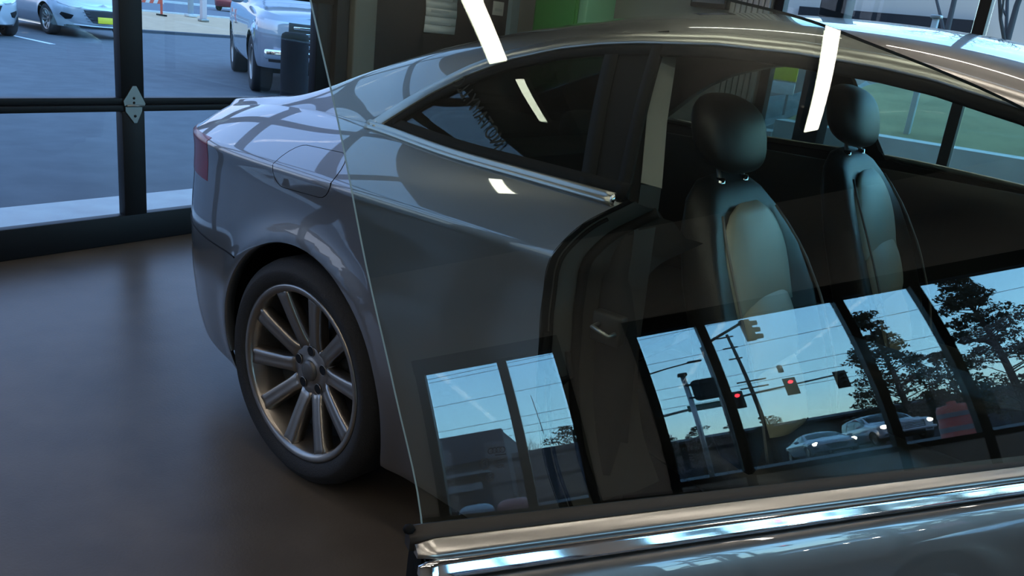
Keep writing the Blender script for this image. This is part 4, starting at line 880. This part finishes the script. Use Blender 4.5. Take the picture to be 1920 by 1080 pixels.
    if kind == 'sedan': nose_patch(S, [(-.44, .60), (0, .62), (.44, .60), (.38, .47), (.25, .33), (0, .32), (-.25, .33), (-.38, .47)], .004).build('grille', mat('dark_grille', (.015, .016, .02), .4), t)
    g = S.panel(both(gr), 'grille', mat('dark_grille', (.015, .016, .02), .4), t); S.panel(both(lowg), 'lower_intake', black, t)
    MB().box((-.7, -.7, .3), (K['xf']-.55, .7, .5)).build('floor_pan', rubber, t)
    MB().bbox((.2, -.6, .5), (1.5, .6, .85), .08).build('seats', dark_trim, t)
    for a in K['axles']:
        for s_ in (-1, 1): wheel(t, a, s_*(K['W'](a)-wd/2-.02), R, rr, wd, s_, simple=(not emblem and kind == 'sedan') or lit or kind != 'sedan', spokes=10)
    for s_ in (-1, 1): MB().blob((1.95 if kind == 'sedan' else 2.0, s_*(.98 if kind == 'sedan' else 1.06), float(zt(1.9))+.06), (.06, .10, .065), 12, 8, .8).build('wing_mirror', pm, t)
    xg = K['xf']
    if plate: MB().bbox((xg-.0, -.16, .34), (xg+.02, .16, .47), .005).build('licence_plate', plate, t)
    if emblem:
        e = MB(); e.tube([(xg-.015, .10*math.cos(a), .545+.05*math.sin(a)) for a in np.linspace(0, 2*PI, 28)], .008, 8, False)
        e.tube([(xg-.012, -.045, .515), (xg-.012, -.02, .575)], .008, 6).tube([(xg-.012, .02, .515), (xg-.012, .045, .575)], .008, 6).tube([(xg-.012, -.035, .545), (xg-.012, .035, .545)], .007, 6); e.build('emblem', chrome, t)
        for z_ in (.36, .42, .48, .54): MB().tube([(xg-.04, -.36-.5*(z_-.36), z_), (xg-.015, 0, z_), (xg-.04, .36+.5*(z_-.36), z_)], .006, 6).build('grille_bar', mat('grille_bar', (.12, .13, .14), .3, .8), t)
        MB().tube([(xg-.10, -.62, .285), (xg+.0, -.3, .27), (xg+.01, 0, .27), (xg, .3, .27), (xg-.10, .62, .285)], .016, 8).build('bumper_lip', pm, t)
    if kind != 'sedan':
        for z_ in (.72, .80, .88, .96): MB().bbox((xg-.05, -.5, z_-.018), (xg+.012, .5, z_+.018), .008).build('grille_bar', chrome, t)
        MB().bbox((xg-.03, -.88, .53), (xg+.07, .88, .66), .03).build('bumper', pm if lit else chrome, t)
        for s_ in (-1, 1): MB().tube([(2.0, s_*.70, 1.86), (.5, s_*.68, 1.93), (-.7, s_*.68, 1.90)], .02, 8).build('roof_rail', black, t)
    return t
yel = mat('yellow_plate', (.78, .62, .02), .5)
vehicle('sedan', 'silver sedan with a yellow front plate parked in the lot', 'car', (-20.62, 6.42, -.03), 0, (.52, .55, .60), emblem=True, plate=yel)
vehicle('hatchback', 'white car parked left of the silver sedan, only its corner showing', 'car', (-19.5, 3.62, -.03), 0, (.75, .77, .8))
vehicle('pickup_truck', 'tall grey truck with bright chrome grille behind the black bollard', 'truck', (-11.2, 6.97, -.03), -.47, (.30, .33, .38), 'suv')
vehicle('compact_car', 'dark red car driving along the far street', 'car', (-47, 28, -.03), 2.2, (.25, .02, .03))
t = thing('bollard', 'black round bollard in front of the grey truck', 'bollard', (-4.85, 2.55, -.03))
MB().lathe([(.125, 0), (.125, 1.0), (.118, 1.03), (.09, 1.05), (0, 1.055)], 28).build('post', mat('matte_black_sleeve', (.012, .012, .016), .9, spec=.1), t); MB().lathe([(.18, 0), (.18, .02), (.13, .03)], 28).build('base_ring', black, t)
t = thing('street_post', 'pale pinkish post on the dry grass verge', 'post', (-29.4, 15.9, 0)); MB().bbox((-.1, -.1, 0), (.1, .1, 2.4), .02).build('shaft', mat('pink_grey_post', (.5, .42, .42), .7), t); MB().bbox((-.16, -.16, 0), (.16, .16, .1), .02).build('foot', steel, t)
t = thing('lamp_post', 'blue grey lamp post at the far kerb of the verge', 'lamp post', (-33.0, 17.4, 0)); MB().tube([(0, 0, 0), (0, 0, 6)], [.12, .07], 12).build('shaft', mat('blue_grey_post', (.35, .42, .5), .5), t); MB().bbox((-.2, -.2, 0), (.2, .2, .12), .02).build('foot', white_conc, t); MB().bbox((-.1, -.6, 5.9), (.1, .1, 6.05), .03).build('lamp_head', steel, t)
orange = mat('orange_plastic', (.5, .07, .04), .5); whiteb = mat('white_reflective_band', (.5, .5, .5), .5)
def barricade(loc, rz, label):
    t = thing('barricade', label, 'barricade', loc, rz)
    for s_ in (-1, 1):
        MB().bbox((-.05, s_*.55-.03, 0), (.05, s_*.55+.03, 1.15), .01).build('upright', orange, t)
        MB().bbox((-.35, s_*.55-.05, 0), (.35, s_*.55+.05, .06), .01).build('foot', rubber, t)
    for z in (.45, .85):
        b = MB().bbox((-.02, -.65, z), (.02, .65, z+.22), .01).build('board', whiteb, t)
        for k in range(4): MB().prism([(-.6+k*.32, z), (-.45+k*.32, z), (-.36+k*.32, z+.22), (-.51+k*.32, z+.22)], -.026, .026, lambda p, q, r: (r, p, q)).build('stripe', orange, b)
barricade((-31.5, 14.75, 0), .0, 'orange and white striped barricade at the verge')
# ------------------------------------------------------------------ the street in front, seen mirrored in the door glass
pts = []; fs = []
us = [7.13, 9, 10.5, 12, 15, 20, 30, 45, 80, 300]; zs = [-.03, .05, .55, .80, .95, 1.2, 1.55, 1.6, 1.6, 1.6]
for u, z in zip(us, zs): pts += [B(u, -150, z), B(u, 3.4, z), B(u, 250, z)]
for i in range(len(us)-1): fs += [(i*3, i*3+1, i*3+4, i*3+3), (i*3+1, i*3+2, i*3+5, i*3+4)]
ground('street_ground', pts, fs, mat('front_asphalt', (.05, .055, .065), .9), 'dark street and verge in front of the workshop')
gz = lambda u: float(np.interp(u, us, zs))
def Bf(u, v, z=0.): return B(u, v-.0698*u, z)      # straight ahead of the car rather than square to the wall
sigm = mat('signal_housing', (.03, .035, .03), .5); red_l = mat('red_signal_light', (1, .05, .05), .3, emit=(1, .03, .05), es=22.)
def signal(u, v, z, label, lit, s=1.0, face=True):
    t = thing('traffic_light', label, 'traffic light', Bf(u, v, z), BETA+PI)
    MB().bbox((-.1, -.19*s, -.58*s), (.12, .19*s, .58*s), .03).build('housing', sigm, t)
    for k in range(3):
        zz = (.37-.37*k)*s; MB().lathe([(0, .125), (.14*s, .125), (.15*s, .12)], 20, 'x', (0, 0, zz)).build('lens', red_l if (lit and k == 0) else mat('unlit_lens', (.02, .02, .02), .3), t)
        MB().add([p for a in np.linspace(0, PI, 12) for p in ((.12, .17*s*math.cos(a), zz+.17*s*math.sin(a)), (.38, .17*s*math.cos(a), zz-.03+.17*s*math.sin(a)))], [(2*i, 2*i+2, 2*i+3, 2*i+1) for i in range(11)], True).build('visor', sigm, t)
    MB().bbox((-.02, -.36*s, -.76*s), (.0, .36*s, .76*s), .02).build('backplate', sigm, t)
UA = 48
t = thing('signal_mast', 'long signal mast arm across the street carrying red lights', 'signal mast', Bf(UA, 4.0, gz(UA)), BETA)
MB().tube([(0, 0, 0), (0, 0, 7.0)], [.2, .15], 14).build('pole', steel, t); MB().tube([(0, -.3, 5.5), (0, 3, 5.95), (0, 8, 6.55), (0, 13.2, 6.95)], [.13, .11, .09, .06], 12).build('arm', mat('dark_green_arm', (.08, .13, .12), .5), t); MB().bbox((-.35, -.35, 0), (.35, .35, .3), .03).build('base', white_conc, t)
signal(UA-.25, 10.76, 7.75, 'traffic signal showing red nearest the street name sign', True, 1.0)
signal(UA-.25, 13.85, 8.15, 'traffic signal showing red in the middle of the mast arm', True, 1.0)
signal(UA-.25, 16.65, 8.0, 'unlit traffic signal at the tip of the mast arm', False, 1.0)
t = thing('street_name_sign', 'long green street sign hanging on the mast arm', 'sign', Bf(UA-.2, 8.85, 7.7), BETA)
MB().bbox((-.03, -.95, -.28), (.03, .95, .28), .02).build('board', mat('street_sign_green', (.02, .12, .08), .5), t); MB().bbox((.03, -.6, .28), (.08, -.55, .45), .01).build('bracket', steel, t)
t = thing('traffic_light', 'dark signal seen from its side high on a short arm', 'traffic light', Bf(30, 7.3, 8.9), BETA)
MB().bbox((-.16, -.18, -.6), (.16, .18, .62), .03).build('housing', sigm, t)
for k in range(3): MB().tube([(0, .18, .38-.4*k), (0, .42, .36-.4*k)], [.15, .13], 14).build('visor', sigm, t)
MB().tube([(0, -.1, .5), (0, -1.3, -.15), (0, -1.8, -.5)], .07, 10).build('arm', sigm, t); MB().tube([(0, -1.8, -.5), (0, -1.8, gz(30)-8.9)], .11, 12).build('pole', steel, t)
t = thing('sign_post', 'thin steel sign post near the window with a dark sign back', 'sign', Bf(11.6, .50, gz(11.6)), BETA)
MB().tube([(0, 0, 0), (0, .0, 3.22-gz(11.6))], .035, 12).build('post', mat('bright_post', (.4, .42, .42), .4, .8), t); MB().bbox((-.06, -.06, 3.2-gz(11.6)), (.06, .06, 3.26-gz(11.6)), .01).build('post_cap', sigm, t)
MB().prism(rrect(.06, 2.66-gz(11.6), .43, 3.08-gz(11.6), .07), -.02, .01, lambda p, q, r: (r, p, q)).build('sign_back', sigm, t)
for zz in (2.74, 3.0): MB().bbox((-.035, -.02, zz-.02-gz(11.6)), (.0, .30, zz+.02-gz(11.6)), .005).build('bracket', sigm, t)
wood = mat('dark_pole_wood', (.035, .03, .03), .9); wire_m = mat('dark_cable', (.03, .035, .04), .7)
t = thing('utility_pole', 'tall leaning utility pole with cross arms', 'utility pole', Bf(60, 15.35, gz(60)), BETA)
MB().tube([(0, 0, 0), (0, -.15, 8), (0, -.3, 15.4)], [.19, .16, .11], 12).build('pole', wood, t)
for z, a, b in ((15.1, -1.2, .1), (13.8, -1.0, .1), (12.5, -.9, .1), (9.75, -1.0, 1.1), (9.0, -.9, 1.1)):
    MB().bbox((-.07, a, z-.07), (.07, b, z+.07), .02).build('cross_arm', wood, t)
MB().lathe([(0, 0), (.18, 0), (.2, .05), (.2, .75), (.1, .85), (0, .85)], 14, 'z', (0, 2.3, 10.1)).build('transformer', sigm, t)
t = thing('street_lamp', 'curved arm street lamp left of the mast arm sign', 'street lamp', Bf(40, 3.6, gz(40)), BETA)
MB().tube([(0, 0, 0), (0, 0, 7.2), (0, .6, 7.85), (0, 2.2, 8.2), (0, 3.6, 8.4)], [.12, .09, .07, .05, .045], 10).build('pole_arm', sigm, t); MB().bbox((-.12, 3.4, 8.34), (.12, 4.1, 8.48), .04).build('lamp_head', sigm, t)
def cable(name, a, b, sag, label, r=.02):
    o = MB().tube([Vector(a)*(1-k/16)+Vector(b)*(k/16)-up*sag*4*(k/16)*(1-k/16) for k in range(17)], r, 5).build(name, wire_m); tag(o, label, 'cable'); return o
for k, (z0, z1, s_) in enumerate(((10.9, 12.6, .3), (9.0, 10.2, .3), (8.5, 9.2, .4), (11.9, 15.0, .3), (12.1, 15.6, .3), (7.3, 7.7, .2))):
    cable('overhead_cable', Bf(48, -24, 1.33+(z0-.9*(k < 3)-1.33)*1.15), Bf(50, 38, 1.33+(z1-1.33)*1.15), s_, 'overhead cable crossing the street, %s' % ['second from the bottom of the sky wires', 'third from the bottom of the sky wires', 'fourth from the bottom of the sky wires', 'next to the topmost sky wire', 'topmost of the sky wires', 'lowest above the roofs'][k])
cable('drop_cable', Bf(40, -.75, 9.6), Bf(40, -.6, 6.6), 0, 'short vertical cable hanging above the left trees', .018)
for k, (v0, v1, h, u) in enumerate(((4, 40, 5.4, 72),)):
    t = thing('low_roof_building', 'long low dark building behind the street cars', 'building', Bf(u, (v0+v1)/2, gz(u)), BETA); L_ = (v1-v0)/2
    MB().box((0, -L_, 0), (14, L_, h)).build('wall', mat('dark_store_wall', (.05, .045, .04), .9), t); MB().prism([(-.8, h), (7, h+1.0), (14.8, h), (14.8, h-.3), (-.8, h-.3)], -L_-.5, L_+.5, lambda p, q, r: (p, r, q)).build('roof', mat('dark_roof', (.03, .03, .035), .9), t)
    for i in range(8): MB().box((-.06, -L_+2+i*4.2, .8), (.02, -L_+4.6+i*4.2, 3)).build('window', mat('dim_window', (.06, .07, .08), .2), t)
t = thing('flat_roof_shop', 'flat roofed shop with a tall parapet seen through the narrow window', 'building', Bf(30, -6.2, gz(30)), BETA)
MB().box((0, -5, 0), (10, 3.85, 4.2)).build('wall', mat('shop_wall', (.08, .085, .10), .9), t); MB().bbox((-.5, -5.1, 2.7), (.1, 3.9, 4.25), .03).build('parapet', mat('shop_parapet', (.055, .07, .10), .8), t)
MB().box((-1.5, -5, 1.95), (0, 3.2, 2.1)).build('canopy', mat('pale_fascia', (.25, .26, .26), .7), t); MB().box((-1.55, -5, 1.15), (-1.45, 3.0, 1.5)).build('fascia_band', MATS['pale_fascia'], t)
MB().box((-.04, -3.5, .2), (.02, 2.2, 1.9)).build('shop_window', mat('shop_glass', (.05, .06, .07), .15), t); MB().box((2, 3.85, 0), (10, 6.6, 3.1)).build('side_wing', MATS['shop_wall'], t)
t = thing('low_shop', 'low shed roofed building beside the bushy tree', 'building', Bf(52, 2.4, gz(52)), BETA)
MB().box((0, -1.9, 0), (6, 2.2, 2.4)).build('wall', mat('low_shop_wall', (.2, .22, .24), .9), t); MB().prism([(-.3, 2.4), (3, 3.3), (6.3, 2.4)], -2.2, 2.5, lambda p, q, r: (p, r, q)).build('roof', MATS['dark_roof'], t)
leaf = mat('dark_tree_needles', (.035, .05, .035), .9, noise=(.8, (.09, .085, .06), .4, .7)); bark = mat('tree_bark', (.05, .04, .035), .95)
def clump_tree(label, u, v, h, wd, seed, n=900, conical=True, group=None, trunk=.2, base=None):
    r = np.random.RandomState(seed); t = thing('street_tree', label, 'tree', Bf(u, v, gz(u) if base is None else base), BETA)
    MB().tube([(0, 0, 0), (.1, .1, h*.5), (0, 0, h*.93)], [trunk, trunk*.7, .03], 8).build('trunk', bark, t)
    vs = []; fs = []; bl = []
    nb = max(14, n//13)
    for i in range(nb):
        f = r.uniform(.18, 1) if conical else r.uniform(.3, 1); a = r.uniform(0, 2*PI)
        rad = wd*((1-f)**.75*.95+.10 if conical else math.sin(PI*min(1, (f-.2)/.82))**.6)*r.uniform(.45, 1.0); bl.append((rad*math.cos(a), rad*math.sin(a), h*f-.15*rad, .19*wd*r.uniform(.6, 1.3)*(.5+.5*(1-f) if conical else 1)))
        MB_b = (0, 0, h*f)
    for i in range(n*8):
        b = bl[r.randint(nb)]; d = r.normal(size=3); d /= np.linalg.norm(d); c_ = np.array(b[:3])+d*b[3]*r.uniform(.3, 1.0)**.6*np.array([1.35, 1.35, .8]); s = r.uniform(.4, 1.2)*.062*wd**.5
        e1 = r.normal(size=3); e1 /= np.linalg.norm(e1); e2 = np.cross(e1, r.normal(size=3)); e2 /= np.linalg.norm(e2)
        o = len(vs); vs += [tuple(c_+e1*s), tuple(c_-e1*s*.5+e2*s*.8), tuple(c_-e1*s*.5-e2*s*.8)]; fs.append((o, o+1, o+2))
    MB().add(vs, fs).build('foliage', leaf, t, fix=False)
    br = MB()
    for b in bl[::2]: br.tube([(0, 0, max(.3, b[2]-.5*math.hypot(b[0], b[1]))), b[:3]], [.05, .015], 4, False)
    br.build('branches', bark, t)
clump_tree('tall dark pine in the right part of the wide window', 36, 18.6, 10.6, 2.9, 11, 1500, True)
clump_tree('broad dark conifer between two mullions behind the white truck', 42, 16.8, 10.4, 3.0, 12, 1600, True)
clump_tree('smaller pine between the two tall conifers', 55, 26.0, 8.6, 3.0, 13, 800, True)
clump_tree('tall dark pine at the far right edge of the window', 38, 24.0, 9.5, 3.4, 14, 1100, True)
for k, (v, h, s_) in enumerate(((9.2, 6.4, 21), (11.9, 7.0, 22), (14.6, 9.0, 23), (17.3, 6.6, 24), (20.0, 5.4, 25))):
    clump_tree('distant roadside tree, %s from the street sign' % ['first', 'second', 'third and tallest', 'fourth', 'fifth'][k], 66, v, h-.2, 1.35, s_, 500, k == 2)
clump_tree('bushy tree with thin twigs in the narrow window', 40, .75, 5.3, 1.7, 31, 900, False)
bare_tree('bare_street_tree', 'bare twiggy tree beside the bushy tree', Bf(38, -1.6, gz(38)), 5.0, 33, .05, .6, 5)
vehicle('white_suv', 'white sport utility vehicle driving with headlights on', 'car', Bf(33.9, 11.55, gz(31)), PI+BETA+.0, (.55, .56, .6), 'suv', lit=True)
vehicle('traffic_sedan', 'grey sedan with headlights on ahead of the white vehicle', 'car', Bf(34.4, 9.35, gz(31)), PI+BETA-.0, (.30, .32, .36), lit=True)
def barrel(u, v, label):
    t = thing('traffic_barrel', label, 'traffic barrel', Bf(u, v, gz(u)), BETA)
    MB().lathe([(0, .02), (.30, .02), (.30, .06), (.29, .08), (.265, .35), (.255, .36), (.245, .62), (.235, .63), (.22, .9), (.19, .98), (.06, 1.0), (.06, 1.06), (0, 1.07)], 24).build('barrel', orange, t)
    for z0, z1 in ((.45, .56), (.74, .83)): MB().lathe([(.284-.06*z0*1.1, z0), (.284-.06*z1*1.1, z1)], 24).build('band', mat('dusk_dim_band', (.24, .2, .2), .6), t)  # white bands given a darker colour to stand for dim dusk light
    MB().lathe([(0, 0), (.38, 0), (.38, .05), (.3, .06)], 24).build('base', rubber, t)
barrel(12.2, 3.92, 'orange traffic barrel outside the wide storefront window')
def water_barrier(u, v, m, label):
    t = thing('water_barrier', label, 'barrier', Bf(u, v, gz(u)), BETA)
    MB().blob((0, 0, .28), (.2, .27, .30), 20, 10, .6).build('tank', m, t); MB().bbox((-.24, -.28, 0), (.24, .28, .12), .03).build('base', m, t); MB().lathe([(.05, .55), (.05, .62), (0, .625)], 12).build('filler_cap', rubber, t)
water_barrier(13.2, -2.05, mat('faded_red_plastic', (.42, .16, .15), .5), 'faded red plastic barrier low in the narrow window')
water_barrier(13.2, -2.62, mat('pale_blue_plastic', (.42, .5, .55), .5), 'pale blue white plastic barrier beside the faded red one')
barrel(12.6, 5.6, 'orange traffic barrel nearest the street end of the front')
